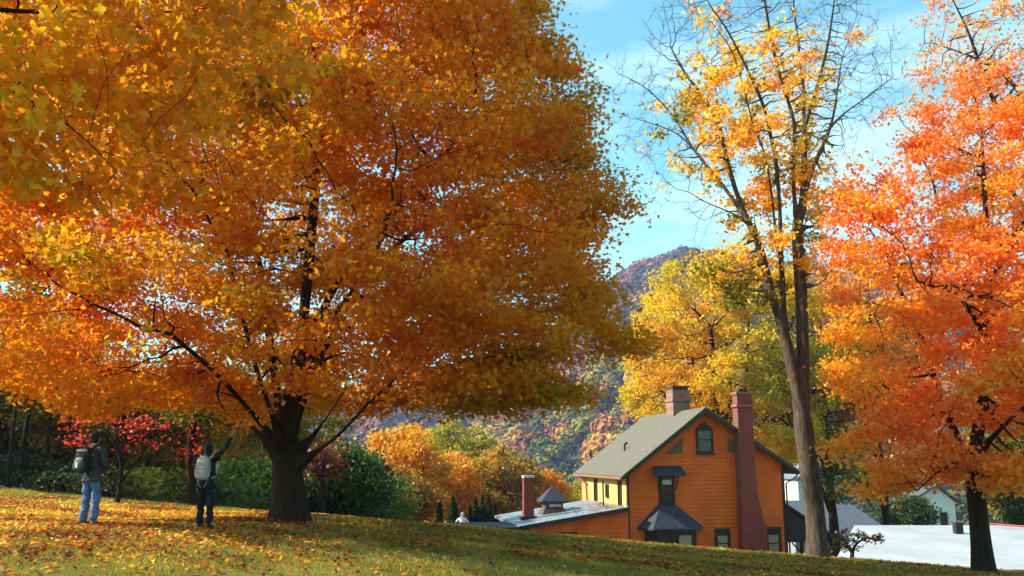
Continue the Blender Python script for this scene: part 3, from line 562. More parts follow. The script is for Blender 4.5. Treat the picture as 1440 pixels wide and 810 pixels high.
# haze
hm = bpy.data.materials.new('haze'); hm.use_nodes = True; t = hm.node_tree; t.nodes.clear(); vo = N(t, 'ShaderNodeVolumePrincipled'); vo.inputs['Color'].default_value = (.40, .48, .95, 1); vo.inputs['Density'].default_value = .00026; vo.inputs['Anisotropy'].default_value = .1
t.links.new(vo.outputs[0], N(t, 'ShaderNodeOutputMaterial').inputs['Volume'])
MB().box(-1500, 1600, -120, 1420, -220, 245).build('haze', hm); tag(bpy.data.objects['haze'], 'thin blue autumn air over the valley', 'haze', None, 'stuff')

# ---------------------------------------------------------------- the orange house
HR = R(9.4); hc, hs = math.cos(HR), math.sin(HR)
C0 = P(882, 700, 45.0); HX, HY = C0[0], C0[1]
def H(px, py, d=0.):                                # pixel -> x, z on the plane d metres behind the gable wall
    r = ray(px, py); nx_, ny_ = -hs, hc             # wall normal (local +y in world)
    ox, oy = HX + nx_ * d, HY + ny_ * d
    s = (ox * nx_ + oy * ny_) / (r[0] * nx_ + r[1] * ny_); p = r * s
    return ((p[0] - HX) * hc + (p[1] - HY) * hs, p[2])
def siding(name, rgb, pitch=.13):
    m = mat(name, rgb, .75, .20, 1.1); t = m.node_tree; l = t.links.new; b = t.nodes['Principled BSDF']
    g0 = N(t, 'ShaderNodeTexCoord'); sx = N(t, 'ShaderNodeSeparateXYZ'); l(g0.outputs['Object'], sx.inputs[0])
    dv = N(t, 'ShaderNodeMath', operation='DIVIDE'); dv.inputs[1].default_value = pitch; fr = N(t, 'ShaderNodeMath', operation='FRACT'); l(sx.outputs[2], dv.inputs[0]); l(dv.outputs[0], fr.inputs[0])
    pw = N(t, 'ShaderNodeMath', operation='POWER'); pw.inputs[1].default_value = 1; iv = N(t, 'ShaderNodeMath', operation='SUBTRACT'); iv.inputs[0].default_value = 1; l(fr.outputs[0], iv.inputs[1]); l(iv.outputs[0], pw.inputs[0])
    bp = N(t, 'ShaderNodeBump'); bp.inputs['Strength'].default_value = 1; bp.inputs['Distance'].default_value = .03; l(pw.outputs[0], bp.inputs['Height']); l(bp.outputs[0], b.inputs['Normal'])
    return m
SID = siding('orange_clapboard', (.68, .125, .006)); SID_LIT = siding('sunlit_side_boards', (.72, .42, .13), 3.0)  # second one: sunlit yellow of the left side wall put into its colour
TRIM = mat('dark_green_brown_trim', (.040, .026, .014), .6); SHIN = mat('grey_green_shingles', (.125, .108, .082), .9, .35, 7, .5, 30); 
def courses(m, axis, pitch, dist=.02):
    t = m.node_tree; l = t.links.new; b = t.nodes['Principled BSDF']; g0 = N(t, 'ShaderNodeTexCoord'); sx = N(t, 'ShaderNodeSeparateXYZ'); l(g0.outputs['Object'], sx.inputs[0])
    dv = N(t, 'ShaderNodeMath', operation='DIVIDE'); dv.inputs[1].default_value = pitch; fr = N(t, 'ShaderNodeMath', operation='FRACT'); l(sx.outputs[axis], dv.inputs[0]); l(dv.outputs[0], fr.inputs[0])
    bp = N(t, 'ShaderNodeBump'); bp.inputs['Distance'].default_value = dist; l(fr.outputs[0], bp.inputs['Height'])
    if b.inputs['Normal'].links: l(b.inputs['Normal'].links[0].from_socket, bp.inputs['Normal'])
    l(bp.outputs[0], b.inputs['Normal']); return m
courses(SHIN, 2, .14, .03)
SLATE = mat('blue_grey_slate', (.035, .04, .055), .7, .4, 5, .4, 25)
GLS = mat('window_glass', (.02, .018, .016), .12, .5, 1.5, spec=.6); BLIND = mat('drawn_blind', (.33, .26, .15), .8, .2); TINR = mat('pale_metal_roof', (.20, .22, .245), .5, .5, 1.6, .2, 6, spec=.4)
courses(TINR, 1, .6, .02)
def brickmat(name, c1, c2, sc_=1.0):
    m = mat(name, c1, .9); t = m.node_tree; l = t.links.new; b = t.nodes['Principled BSDF']; g0 = N(t, 'ShaderNodeTexCoord'); mpn = N(t, 'ShaderNodeMapping'); mpn.inputs['Rotation'].default_value = (R(90), 0, 0); l(g0.outputs['Object'], mpn.inputs[0])
    bt = N(t, 'ShaderNodeTexBrick'); bt.inputs['Color1'].default_value = c1 + (1,); bt.inputs['Color2'].default_value = c2 + (1,); bt.inputs['Mortar'].default_value = (.16, .10, .08, 1); bt.inputs['Scale'].default_value = 1; bt.inputs['Brick Width'].default_value = .22; bt.inputs['Row Height'].default_value = .075; bt.inputs['Mortar Size'].default_value = .008
    l(mpn.outputs[0], bt.inputs[0]); l(bt.outputs[0], b.inputs['Base Color']); return m
BRK = brickmat('red_brick', (.19, .022, .010), (.26, .035, .016)); BRK2 = brickmat('pale_brick', (.22, .10, .07), (.32, .17, .13)); SOOT = mat('sooty_flashing', (.03, .025, .025), .8)
house = thing('farmhouse', 'orange clapboard house with steep grey-green roof, brick chimneys and low side wing', 'house', (HX, HY, 0), HR)
xr, _ = H(1103, 700); xp, zp = H(988, 573); xl = 0.0; zl = H(868, 669)[1]; zrr = H(1120, 662)[1]; zb = -7.6; LEN = 9.4
xe0 = H(868, 669)[0] + .12; xe1 = H(1120, 662)[0]
slL = (zp - zl) / (xp - xe0); slR = (zp - zrr) / (xe1 - xp)
def zroof(x): return zp - .16 - (slL * (xp - x) if x < xp else slR * (x - xp))
MB().prism([(xl, zb), (xr, zb), (xr, zroof(xr)), (xp, zroof(xp)), (xl, zroof(xl))], 0, .2).build('gable_wall', SID, house)
MB().prism([(xl, zb), (xr, zb), (xr, zroof(xr)), (xp, zroof(xp)), (xl, zroof(xl))], LEN - .2, LEN).build('gable_wall', SID, house)
def boards(x0f, x1f, ztop, yf, parent, pitch=.19):
    m_ = MB(); z = -6.2
    while z < ztop:
        z2 = z + pitch; a, b_ = x0f(z2), x1f(z2)
        if b_ - a > .2: m_.add([(a, yf - .038, z), (b_, yf - .038, z), (b_, yf - .004, z), (a, yf - .004, z), (a, yf - .010, z2), (b_, yf - .010, z2), (b_, yf - .004, z2), (a, yf - .004, z2)], [(0, 1, 5, 4), (3, 2, 1, 0), (4, 5, 6, 7), (0, 4, 7, 3), (1, 2, 6, 5)])
        z = z2
    m_.build('clapboards', SID, parent)
boards(lambda z: max(xl + .1, xp - (zp - .2 - z) / slL), lambda z: min(xr - .12, xp + (zp - .2 - z) / slR), zp - .3, 0, house)
MB().box(xl, xl + .2, .203, LEN - .203, zb, zroof(xl) - .02).build('side_wall', SID_LIT, house)
MB().box(xr - .2, xr, .203, LEN - .203, zb, zroof(xr) - .02).build('side_wall', SID, house)
rf = MB(); OV = .45
rf.prism([(xe0, zl), (xp, zp), (xp, zp - .15), (xe0, zl - .15)], -OV, LEN + OV).prism([(xp + .002, zp), (xe1, zrr), (xe1, zrr - .15), (xp + .002, zp - .15)], -OV, LEN + OV)
roof = rf.build('roof', SHIN, house)
MB().prism([(xe0 - .03, zl - .06), (xp, zp - .06), (xp, zp - .30), (xe0 - .03, zl - .24)], -OV - .04, -OV - .003).prism([(xp + .002, zp - .06), (xe1 + .03, zrr - .06), (xe1 + .03, zrr - .24), (xp + .002, zp - .30)], -OV - .04, -OV - .003).build('bargeboard', TRIM, roof)
MB().box(xe0 - .09, xe0 - .005, -OV + .02, LEN + OV, zl - .17, zl - .06).build('gutter', mat('rust_gutter', (.30, .12, .06), .6), roof)
MB().box(xe1 + .005, xe1 + .09, -OV + .02, LEN + OV, zrr - .17, zrr - .06).build('gutter', TRIM, roof)
MB().box(xl - .02, xl + .10, -.05, -.002, zb, zroof(.0) - .05).build('corner_board', TRIM, house); MB().box(xr - .12, xr + .03, -.05, -.002, zb, zroof(xr) - .05).build('corner_board', TRIM, house)
def win(px0, px1, py0, py1, arch=False, blind=False, fr=.11, name='window'):
    x0, z1 = H(px0, py0); x1, z0 = H(px1, py1); fo = MB()
    fo.box(x0, x0 + fr, -.085, -.003, z0, z1).box(x1 - fr, x1, -.085, -.003, z0, z1).box(x0 + fr, x1 - fr, -.085, -.003, z1 - fr, z1).box(x0 - .05, x1 + .05, -.11, -.003, z0 - .09, z0 - .003).box(x0 + fr, x1 - fr, -.085, -.003, z0, z0 + fr * .8)
    if arch: fo.prism([(x0, z1 + .003), (x1, z1 + .003), ((x0 + x1) / 2, z1 + .36)], -.085, -.003)
    f = fo.build(name, TRIM, house); zm = z0 + (z1 - z0) * .55
    MB().box(x0 + fr, x1 - fr, -.072, -.055, zm - .03, zm + .03).build('sash', TRIM, f)
    MB().box(x0 + fr + .002, x1 - fr - .002, -.050, -.040, z0 + fr * .8 + .002, z1 - fr - .002).build('pane', GLS, f)
    if blind:
        MB().box(x0 + fr + .05, x1 - fr - .05, -.058, -.053, z0 + fr, z0 + (z1 - z0) * .78).build('blind', BLIND, f)
    return f
win(978, 1003, 603, 637, arch=True)
f = win(925, 949, 668, 711)
x0, z1 = H(928, 671); x1, _ = H(946, 671); MB().box(x0 + .1, x1 - .1, -.060, -.053, z1 - .36, z1 - .13).build('curtain', mat('pale_curtain', (.5, .5, .55), .8), f)
win(1004, 1028, 743, 790, blind=True); win(1075, 1100, 741, 792, blind=True)
for a in ([(934, 638), (960, 638), (960, 616)], [(1023, 616), (1023, 636), (1036, 636), (1036, 622)]):
    MB().prism([H(*q) for q in a], -.04, -.003).build('gable_vent', mat('olive_panel', (.13, .09, .03), .8), house)
# awning over the upper window, bay roof and bay below
def hp(px, py, out): x, z = H(px, py); return (x, z)
(x0, z0), (x1, z1) = H(914, 667), H(959, 655); xa, _ = H(918, 655); xb, _ = H(957, 655)
MB().add([(x0, -.62, z0), (x1, -.62, z0), (x1, -.62, z0 - .07), (x0, -.62, z0 - .07), (xa, -.003, z1), (xb, -.003, z1), (xb, -.003, z0 - .07), (xa, -.003, z0 - .07)],
         [(0, 1, 5, 4), (3, 2, 1, 0), (7, 6, 2, 3), (4, 5, 6, 7), (0, 4, 7, 3), (1, 2, 6, 5)]).build('awning', SLATE, house)
[MB().tube([(q_, -.02, z0 - .75), (q_, -.5, z0 - .1)], .03, 6).build('awning_bracket', TRIM, house) for q_ in (xa + .3, xb - .3)]
(x0, z0), (x1, _), (xa, z1), (xb, _) = H(895, 742), H(989, 739), H(923, 711), H(952, 711)
ba = MB(); o = .95; yb = -.003
ba.add([(x0, yb, z0), (x0 + .55, -o, z0), (x1 - .55, -o, z0), (x1, yb, z0), (xa, yb, z1), (xa + .12, -.2, z1), (xb - .12, -.2, z1), (xb, yb, z1),
        (x0, yb, z0 - .09), (x0 + .55, -o, z0 - .09), (x1 - .55, -o, z0 - .09), (x1, yb, z0 - .09)],
       [(0, 1, 5, 4), (1, 2, 6, 5), (2, 3, 7, 6), (4, 5, 6, 7), (8, 9, 1, 0), (9, 10, 2, 1), (10, 11, 3, 2), (11, 10, 9, 8), (0, 4, 7, 3, 11, 8)]).build('bay_roof', SLATE, house)
x0 += .38; x1 -= .38
bay = MB().hexa([(x0, yb, zb), (x0 + .42, -.72, zb), (x1 - .42, -.72, zb), (x1, yb, zb)], [(x0, yb, z0 - .1), (x0 + .42, -.72, z0 - .1), (x1 - .42, -.72, z0 - .1), (x1, yb, z0 - .1)]).build('bay', TRIM, house)
wbay = x1 - x0 - .84
for k, (u, v_) in enumerate([(.05, .48), (.56, .97)]):
    m_ = MB().box(x0 + .42 + wbay * u, x0 + .42 + wbay * v_, -.745, -.723, z0 - 1.5, z0 - .28); pn = m_.build('bay_window', GLS, bay)
MB().box(x0 + .42 + wbay * .6, x0 + .42 + wbay * .93, -.752, -.747, z0 - 1.5, z0 - .34).build('blind', BLIND, bay)
# chimneys
cpts = [(1036, 790), (1036, 745), (1037, 715), (1037, 600), (1036, 600)]
xa, _ = H(1036, 700); xb, _ = H(1057, 700); xs0, zs0 = H(1035, 745); xs1, _ = H(1071, 745); _, zs1 = H(1037, 690); _, ztop = H(1040, 556)
ch = MB().prism([(xs0, zb), (xs1, zb), (xs1, zs0), (xs1 - .12, zs0 + .45), (xb + .02, zs1), (xb, ztop), (xa, ztop), (xa, zs1)], -.62, -.004)
chm = ch.build('chimney', BRK, house, bevel=.01)
MB().box(xa - .07, xb + .07, -.69, .06, ztop - .62, ztop - .50).box(xa - .06, xb + .06, -.68, .05, ztop + .003, ztop + .14).build('chimney_cap', mat('weathered_brick_band', (.30, .10, .07), .9, .3, 8), chm)
MB().prism([(xa + .1, ztop + .14), (xb - .1, ztop + .14), (xb - .22, ztop + .3), (xa + .22, ztop + .3)], -.5, -.1).build('chimney_pot', SOOT, chm)
xa, za = H(947, 583, 3.2); xb, _ = H(971, 583, 3.2); _, zt = H(940, 548, 3.2)
ch = MB().box(xa, xb, 3.2, 4.3, za - 1.2, zt).box(xa - .06, xb + .06, 3.14, 4.36, zt - .62, zt - .5).build('chimney', BRK2, house)
c_ = MB()
for k in range(6): c_.box(xa + .02 + k * (xb - xa - .04) / 6, xa + .02 + (k + .6) * (xb - xa - .04) / 6, 3.22, 4.28, zt + .003, zt + .14)
c_.box(xa - .03, xb + .03, 3.17, 4.33, zt + .143, zt + .22).build('chimney_cap', mat('sooty_brick', (.10, .06, .05), .9), ch)
MB().prism([(xb - .75, zroof(xb - .75) + .17), (xb - .12, zroof(xb) + .62), (xb + .30, zroof(xb + .1) + .17)], 3.04, 3.135).build('flashing', SOOT, ch)
MB().tube([(1.3, 4.6, zroof(1.3) + .1), (1.3, 4.6, zroof(1.3) + .55)], .06, 8).tube([(1.3, 4.6, zroof(1.3) + .5), (1.45, 4.6, zroof(1.3) + .6)], .06, 8).build('roof_vent', SOOT, roof)
# narrow windows of the sunlit side wall
for yy, w_, zt_, zb_ in [(1.2, .45, zl - .28, zl - 1.75), (3.6, .42, zl - .5, zl - 1.2), (6.0, .5, zl - .28, zl - 1.6)]:
    f = MB().box(-.06, -.003, yy - w_ / 2 - .08, yy - w_ / 2, zb_, zt_).box(-.06, -.003, yy + w_ / 2, yy + w_ / 2 + .08, zb_, zt_).box(-.06, -.003, yy - w_ / 2, yy + w_ / 2, zt_ - .08, zt_).box(-.085, -.003, yy - w_ / 2, yy + w_ / 2, zb_, zb_ + .08).build('window', TRIM, house)
    MB().box(-.03, -.01, yy - w_ / 2 + .002, yy + w_ / 2 - .002, zb_ + .082, zt_ - .082).build('pane', GLS, f)
# the low wing on the left and its roof furniture
WD = 7.8
(wx0, wz0), (wx1, wz1) = H(728, 739), H(878, 713)
wx1 = -.004; sl_ = (wz1 - wz0) / (H(878, 713)[0] - wx0); wz1 = wz0 + sl_ * (wx1 - wx0)
wing = MB().prism([(wx0, wz0), (wx1, wz1), (wx1, wz1 - .13), (wx0, wz0 - .13)], -.35, WD).build('wing_roof', TINR, house)
MB().prism([(wx0, wz0 - .02), (wx1, wz1 - .02), (wx1, wz1 - .2), (wx0, wz0 - .2)], -.39, -.353).build('fascia', TRIM, wing)
MB().prism([(wx0 + .5, zb), (wx1, zb), (wx1, wz1 - .15), (wx0 + .5, wz0 + sl_ * .5 - .15)], -.1, WD - .3).build('wing_wall', SID, house)
boards(lambda z: max(wx0 + .5, wx0 + (z + .16 - wz0) / sl_), lambda z: -.03, wz1 - .2, -.1, house)
(a0, b1), (a1, b0) = H(784, 748), H(811, 755); f = MB().box(a0, a1, -.16, -.103, b0, b1).build('window', TRIM, house); MB().box(a0 + .08, a1 - .08, -.172, -.163, b0 + .04, b1 - .05).build('pane', GLS, f)
(a0, b0) = H(645, 745); MB().box(a0, wx0 + .45, -.45, 3.2, b0 - .02, b0 + .12).build('porch_roof', SOOT, house); MB().box(a0 + .6, wx0 + .44, -.2, 3.0, zb, b0 - .03).build('porch_wall', SID, house)
(a0, z0), (a1, z1) = H(737, 730, 2.2), H(751, 672, 2.2)
ch = MB().box(a0, a1, 2.2, 2.7, z0, z1).build('chimney', BRK, house, bevel=.01); MB().box(a0 - .03, a1 + .03, 2.17, 2.73, z1 + .003, z1 + .12).build('chimney_cap', mat('pale_cap', (.6, .5, .45), .8), ch); MB().box(a0 - .14, a1 + .14, 2.06, 2.84, z0 - .5, z0 + .12).build('chimney_base', SOOT, ch)
(a0, z0), (a1, _), (_, z1), (_, z2) = H(762, 725, 3.0), H(800, 725, 3.0), H(780, 705, 3.0), H(780, 684, 3.0); wq = (a1 - a0); ym = 3.0 + wq / 2; xm = (a0 + a1) / 2
def ring(h, z): return [(xm - h, ym - h, z), (xm + h, ym - h, z), (xm + h, ym + h, z), (xm - h, ym + h, z)]
zq = z0 + (z1 - z0) * .25
tur = MB().hexa(ring(wq * .5, z0 - .7), ring(wq * .5, z0 - .1)).hexa(ring(wq * .5, z0 - .098), ring(wq * .37, zq + .16)).hexa(ring(wq * .33, zq + .162), ring(wq * .33, z1)).build('cupola', mat('cupola_paint', (.10, .07, .055), .7), house)
MB().hexa(ring(wq * .50, z1 + .002), ring(wq * .02, z2)).hexa(ring(wq * .5, z1 - .06), ring(wq * .5, z1)).build('cupola_roof', SLATE, tur)
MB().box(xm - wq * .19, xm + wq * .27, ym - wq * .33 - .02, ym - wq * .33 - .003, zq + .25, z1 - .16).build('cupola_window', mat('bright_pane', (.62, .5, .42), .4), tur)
# down pipes
pp = [(xe0 - .04, LEN - .4, zl - .15), (xe0 + .1, LEN - .9, zl - .35), (-.12, LEN - 1.6, zl - .6), (-.12, LEN - 1.8, zl - 1.6), (-.16, LEN - 2.4, zl - 1.85)]
MB().tube(pp, .06, 8).build('downpipe', mat('rust_red_pipe', (.32, .05, .03), .5), house)
MB().tube([(-.6, 2.3, zl - 1.9), (-.6, 2.3, zl - .25)], .045, 8).tube([(-.6, 2.3, zl - 2.1), (-.6, 2.3, zl - 1.7)], [.14, .05], 8).build('vent_pipe', SOOT, house)
MB().tube([(xe1, -.1, zrr - .12), (xe1 - .1, -.15, zrr - .3), (xr + .08, -.12, zrr - .62), (xr + .08, -.12, zb)], .045, 8).build('downpipe', TRIM, house)
# open porch on the right
(a1, z1) = H(1178, 757); (a0, z0) = H(1103, 708); PD = 5.5
pr = MB().prism([(xr + .004, z0), (a1, z1), (a1, z1 - .12), (xr + .004, z0 - .12)], -.2, PD).build('porch_roof', mat('dark_porch_shingle', (.045, .03, .022), .9, .4, 8), house)
MB().prism([(xr + .05, z0 - .14), (a1 - .35, z1 - .03), (a1 - .35, z1 - .2), (xr + .05, z1 - .16)], 0, .1).build('porch_shade_panel', mat('underside_shade', (.05, .03, .02), .85), house)  # dark panel standing in for the shaded underside of the porch roof
for u in (.30, .88):
    xx = xr + (a1 - xr) * u; MB().box(xx - .07, xx + .07, .02, .16, zb, z1 - .17).tube([(xx, .08, z1 - .75), (xx - .5, .08, z1 - .2)], .04, 6).build('porch_post', TRIM, house)
MB().tube([(a1 - .02, -.1, z1 - .1), (a1 - .02, -.1, z1 - .42), (a1 - .45, -.1, z1 - .62)], .04, 8).build('gutter', SOOT, house)

# ---------------------------------------------------------------- other buildings
WHITE = mat('white_roof_membrane', (.38, .39, .41), .6, .2, .35, .1, 3); CRM = mat('cream_render', (.80, .70, .42), .8, .06)
b0 = P(1100, 745, 62); b1 = P(1660, 733, 62); courses(WHITE, 0, 1.5, .01)
zt1 = P(1300, 738, 45.2)[2]; zt0 = P(1300, 799, 33.5)[2]; WBX = P(1172, 745, 33.5)[0]
wb = thing('low_building', 'long low building with a bright white sloping roof behind the lawn on the right', 'building', (WBX, 33.5, zt0), R(-1))
W_L = 34; D1 = 11.2
SK = D1 * .46
MB().hexa([(0, 0, -3), (W_L, 0, -3), (W_L, D1, -3), (SK, D1, -3)], [(0, 0, -.21), (W_L, 0, -.21), (W_L, D1, zt1 - zt0 - .21), (SK, D1, zt1 - zt0 - .21)]).build('wall', mat('dark_fascia', (.05, .05, .055), .8), wb)
MB().hexa([(-.3, -.3, -.2), (W_L, -.3, -.2), (W_L, D1 + .3, zt1 - zt0 - .2), (SK - .3, D1 + .3, zt1 - zt0 - .2)], [(-.3, -.3, 0), (W_L, -.3, 0), (W_L, D1 + .3, zt1 - zt0), (SK - .3, D1 + .3, zt1 - zt0)]).build('roof', WHITE, wb)
q = P(1344, 756, 42); q = q - np.array([WBX, 33.5, zt0]); fr_ = q[1] / D1 * (zt1 - zt0)
MB().box(q[0] - .17, q[0] + .17, q[1], q[1] + .34, fr_ - .2, fr_ + .50).build('chimney', SOOT, wb)
q = P(1425, 742, 43.5) - np.array([WBX, 33.5, zt0]); fz = q[1] / D1 * (zt1 - zt0)
MB().tube([(q[0] - 1.0, q[1] + .8, fz + .2), (q[0] + 3, q[1] - 1.2, fz - .05)], .05, 6).build('pipe', mat('red_pipe', (.5, .1, .08), .5), wb)
yb_ = thing('porch_building', 'sunny cream wall seen under the dark porch roof beside the tall tree', 'building', G(14.2, 50), R(8))
MB().box(-1.9, 1.9, 0, .3, 0, 3.6).build('wall', CRM, yb_); MB().box(-1.9, 1.9, -.04, -.003, 0, .3).build('plinth', mat('grey_plinth', (.3, .3, .28), .9), yb_)
z0_ = P(1175, 752, 80)[2]; z1_ = P(1200, 702, 90)[2]; xa_, xb_ = P(1120, 745, 80)[0], P(1262, 745, 80)[0]
gb = thing('garage', 'dark slate-roofed outbuilding behind the white roof', 'building', (xa_, 80, z0_ - 2.5))
ww = xb_ - xa_
MB().box(0, ww - .6, .5, 10, 0, 2.4).build('wall', mat('grey_wall', (.25, .26, .28), .8), gb)
MB().add([(-.3, 0, 2.4), (ww, 0, 2.4), (ww - 1.6, 7.5, 2.5 + z1_ - z0_), (-.3, 7.5, 2.5 + z1_ - z0_), (-.3, 11, 2.4), (ww, 11, 2.4)], [(0, 1, 2, 3), (3, 2, 5, 4), (0, 3, 4), (1, 5, 2), (0, 4, 5, 1)]).build('roof', mat('blue_grey_roof', (.075, .085, .105), .7, .2, 3), gb)
a_ = P(1150, 700, 96); c_ = P(1181, 700, 96); zt_ = P(1170, 674, 96)[2]; zb_ = P(1170, 712, 96)[2]
gh = thing('clapboard_house', 'pale grey-green clapboard house wall behind the slate roof', 'house', (a_[0], 96, zb_ - 3))
MB().box(-2, c_[0] - a_[0], 0, 6, 0, zt_ - zb_ + 3).build('wall', siding('pale_green_clapboard', (.50, .49, .42), .3), gh)
MB().box(c_[0] - a_[0] + .003, c_[0] - a_[0] + .15, -.04, 6, 0, zt_ - zb_ + 3).build('corner_board', mat('white_board', (.7, .7, .68), .7), gh)
MB().prism([(-2.4, zt_ - zb_ + 3.003), (c_[0] - a_[0] + .4, zt_ - zb_ + 3.003), ((c_[0] - a_[0]) / 2 - 1, zt_ - zb_ + 4.6)], -.3, 6.3).build('roof', mat('grey_roof', (.16, .16, .17), .8), gh)
a_ = P(1283, 735, 92); c_ = P(1345, 735, 92); zt_ = P(1330, 705, 92)[2]; zpk = P(1322, 684, 92)[2]; wv = c_[0] - a_[0]
wh = thing('white_house', 'small white gabled house half hidden by the orange maple leaves', 'house', (a_[0], 92, a_[2] - 3))
MB().prism([(0, 0), (wv, 0), (wv, zt_ - a_[2] + 3), (wv * .6, zpk - a_[2] + 3), (0, zt_ - a_[2] + 2.8)], 0, 7).build('wall', mat('white_clapboard', (.80, .74, .68), .7), wh)
MB().prism([(-.4, zt_ - a_[2] + 2.7), (wv * .6, zpk - a_[2] + 3.02), (wv * .6, zpk - a_[2] + 3.2), (-.4, zt_ - a_[2] + 2.9)], -.3, 7.3).prism([(wv * .6 + .002, zpk - a_[2] + 3.02), (wv + .4, zt_ - a_[2] + 2.85), (wv + .4, zt_ - a_[2] + 3.03), (wv * .6 + .002, zpk - a_[2] + 3.2)], -.3, 7.3).build('roof', mat('dark_grey_roof', (.08, .08, .09), .8), wh)
for u in (.2, .62):
    f = MB().box(wv * u, wv * u + .9, -.04, -.003, 2.6, 4.1).build('window', WHITE, wh); MB().box(wv * u + .1, wv * u + .8, -.052, -.043, 2.7, 4.0).build('pane', GLS, f)

# small evergreens in a row, and the white garden figure between them
def evergreen(px, pt, pb, Yd, wpx, label, seed):
    g = np.random.default_rng(seed); t0, b0 = P(px, pt, Yd), P(px, pb, Yd); gz = float(ground(b0[0], Yd)); bz_ = max(gz, b0[2] - .6); h = t0[2] - gz; r = wpx / F * Yd * .85
    root = thing('arborvitae', label, 'conifer', (b0[0], Yd, gz), 0, 'row of small pointed evergreens')
    MB().tube([(0, 0, -.1), (0, 0, h * .5), (0, 0, h * .95)], [.08, .05, .015], 6).build('trunk', BARK, root)
    n = 3200; zz = g.uniform(0, 1, n) ** .8; zz = 1 - (1 - zz); rr = r * (1 - zz) ** .65 * g.uniform(.55, 1.05, n) * (1 + .15 * np.sin(zz * 25)); an = g.uniform(0, 6.283, n)
    c = np.stack([rr * np.cos(an), rr * np.sin(an), .15 + zz * (h - .15)], 1)
    leaves('foliage', root, c, .13, 'kite', pal(g.uniform(0, 1, n), [(.02, .045, .01), (.035, .07, .015), (.06, .09, .02)]), LEAF_G, .1)
for i, (px, pt, wp) in enumerate([(618, 706, 13), (637, 698, 19), (661, 711, 9), (669, 699, 12), (678, 697, 12), (687, 696, 12), (697, 708, 10)]):
    evergreen(px, pt, 741, 52 + (i % 2), wp, ['small evergreen at the left end of the row', 'tallest pointed evergreen left of the white figure', 'shortest evergreen just right of the white figure', 'slim evergreen second right of the white figure', 'slim evergreen in the middle of the right cluster', 'slim evergreen next to the wing roof, taller one', 'last small evergreen touching the wing roof'][i], 300 + i)
q = P(650, 741, 51); gz = float(ground(q[0], 51))
st = thing('garden_statue', 'white garden figure on a pedestal among the small evergreens', 'statue', (q[0], 51, gz))
zt = P(648, 720, 51)[2] - gz; WST = mat('white_stone', (.8, .8, .78), .6); h = zt
MB().box(-.32, .32, -.32, .32, 0, h - 1.15).box(-.38, .38, -.38, .38, h - 1.148, h - 1.05).build('pedestal', WST, st, bevel=.02)
MB().tube([(0, 0, h - 1.05), (0, 0, h - .8), (.02, 0, h - .5), (-.02, 0, h - .33), (0, 0, h - .25)], [.26, .22, .17, .19, .07], 10).tube([(-.16, 0, h - .36), (-.33, -.03, h - .52), (-.3, -.1, h - .72)], [.07, .06, .05], 6).tube([(.14, 0, h - .36), (.3, -.02, h - .55), (.42, -.05, h - .62)], [.07, .06, .05], 6).tube([(0, 0, h - .27), (0, 0, h - .2), (0, 0, h - .1), (0, 0, h - .0)], [.05, .10, .11, .03], 10).build('figure', WST, st, smooth=True)
# leafless shrub in front of the white roof
def V_(px, py, dy=0): return P(px, py, 30.5 + dy)
B = V_(1198, 785); B[2] = float(ground(B[0], B[1]))
att = np.vstack([ellpts(150, V_(1195, 757), (.75, .6, .38), 401, 0), ellpts(70, V_(1222, 758), (.5, .5, .2), 402, 0), ellpts(50, V_(1190, 770), (.6, .5, .22), 403, 0)])
tree('bare_shrub', 'small black-stemmed shrub with a few dark leaves against the white roof', 'shrub', B, [[B, V_(1198, 775), V_(1204, 765)], [V_(1198, 778), V_(1190, 762)]], att, .10, .13, .06, .006, BARK, 420, .10, 'three', .07, .6, [(.03, .025, .01), (.08, .06, .02)], limbs=0, hop=2)

# ---------------------------------------------------------------- people
def skin_mesh(joints, edges, root, sub=2):
    names = list(joints); me = bpy.data.meshes.new('sk'); bm = bmesh.new(); vs = {}; lay = bm.verts.layers.skin.verify()
    for k in names: vs[k] = bm.verts.new(joints[k][0])
    for a, b in edges: bm.edges.new((vs[a], vs[b]))
    for k in names:
        r = joints[k][1]; r = (r, r) if not isinstance(r, tuple) else r
        vs[k][lay].radius = r; vs[k][lay].use_root = (k == root)
    bm.to_mesh(me); bm.free(); o = bpy.data.objects.new('sk', me); col.objects.link(o)
    m = o.modifiers.new('s', 'SKIN'); m.use_smooth_shade = True; m.branch_smoothing = .3; o.modifiers.new('u', 'SUBSURF').levels = sub; o.modifiers['u'].render_levels = sub
    dg = bpy.context.evaluated_depsgraph_get(); dg.update(); ev = bpy.data.meshes.new_from_object(o.evaluated_get(dg))
    bpy.data.objects.remove(o); bpy.data.meshes.remove(me); return ev
def obj_from(name, meshes, mats, parent, rz=None):
    bm = bmesh.new(); 
    for me, mi in meshes:
        n0 = len(bm.faces); bm.from_mesh(me); bm.faces.ensure_lookup_table()
        for f in bm.faces[n0:]: f.material_index = mi; f.smooth = True
    me = bpy.data.meshes.new(name); bm.to_mesh(me); bm.free()
    for m in mats: me.materials.append(m)
    return link(bpy.data.objects.new(name, me), parent)
def blob(c, r, seg=20, rings=14, rot=None, shape=None):
    bm = bmesh.new(); bmesh.ops.create_uvsphere(bm, u_segments=seg, v_segments=rings, radius=1)
    for v in bm.verts:
        p = v.co.copy()
        if shape: p = shape(p)
        p = Vector((p.x * r[0], p.y * r[1], p.z * r[2]))
        if rot is not None: p = rot @ p
        v.co = p + Vector(c)
    me = bpy.data.meshes.new('b'); bm.to_mesh(me); bm.free(); return me
def V(*a): return Vector(a)
SKINM = mat('skin', (.36, .20, .13), .6, .08); EYE = mat('eye', (.03, .02, .015), .2)
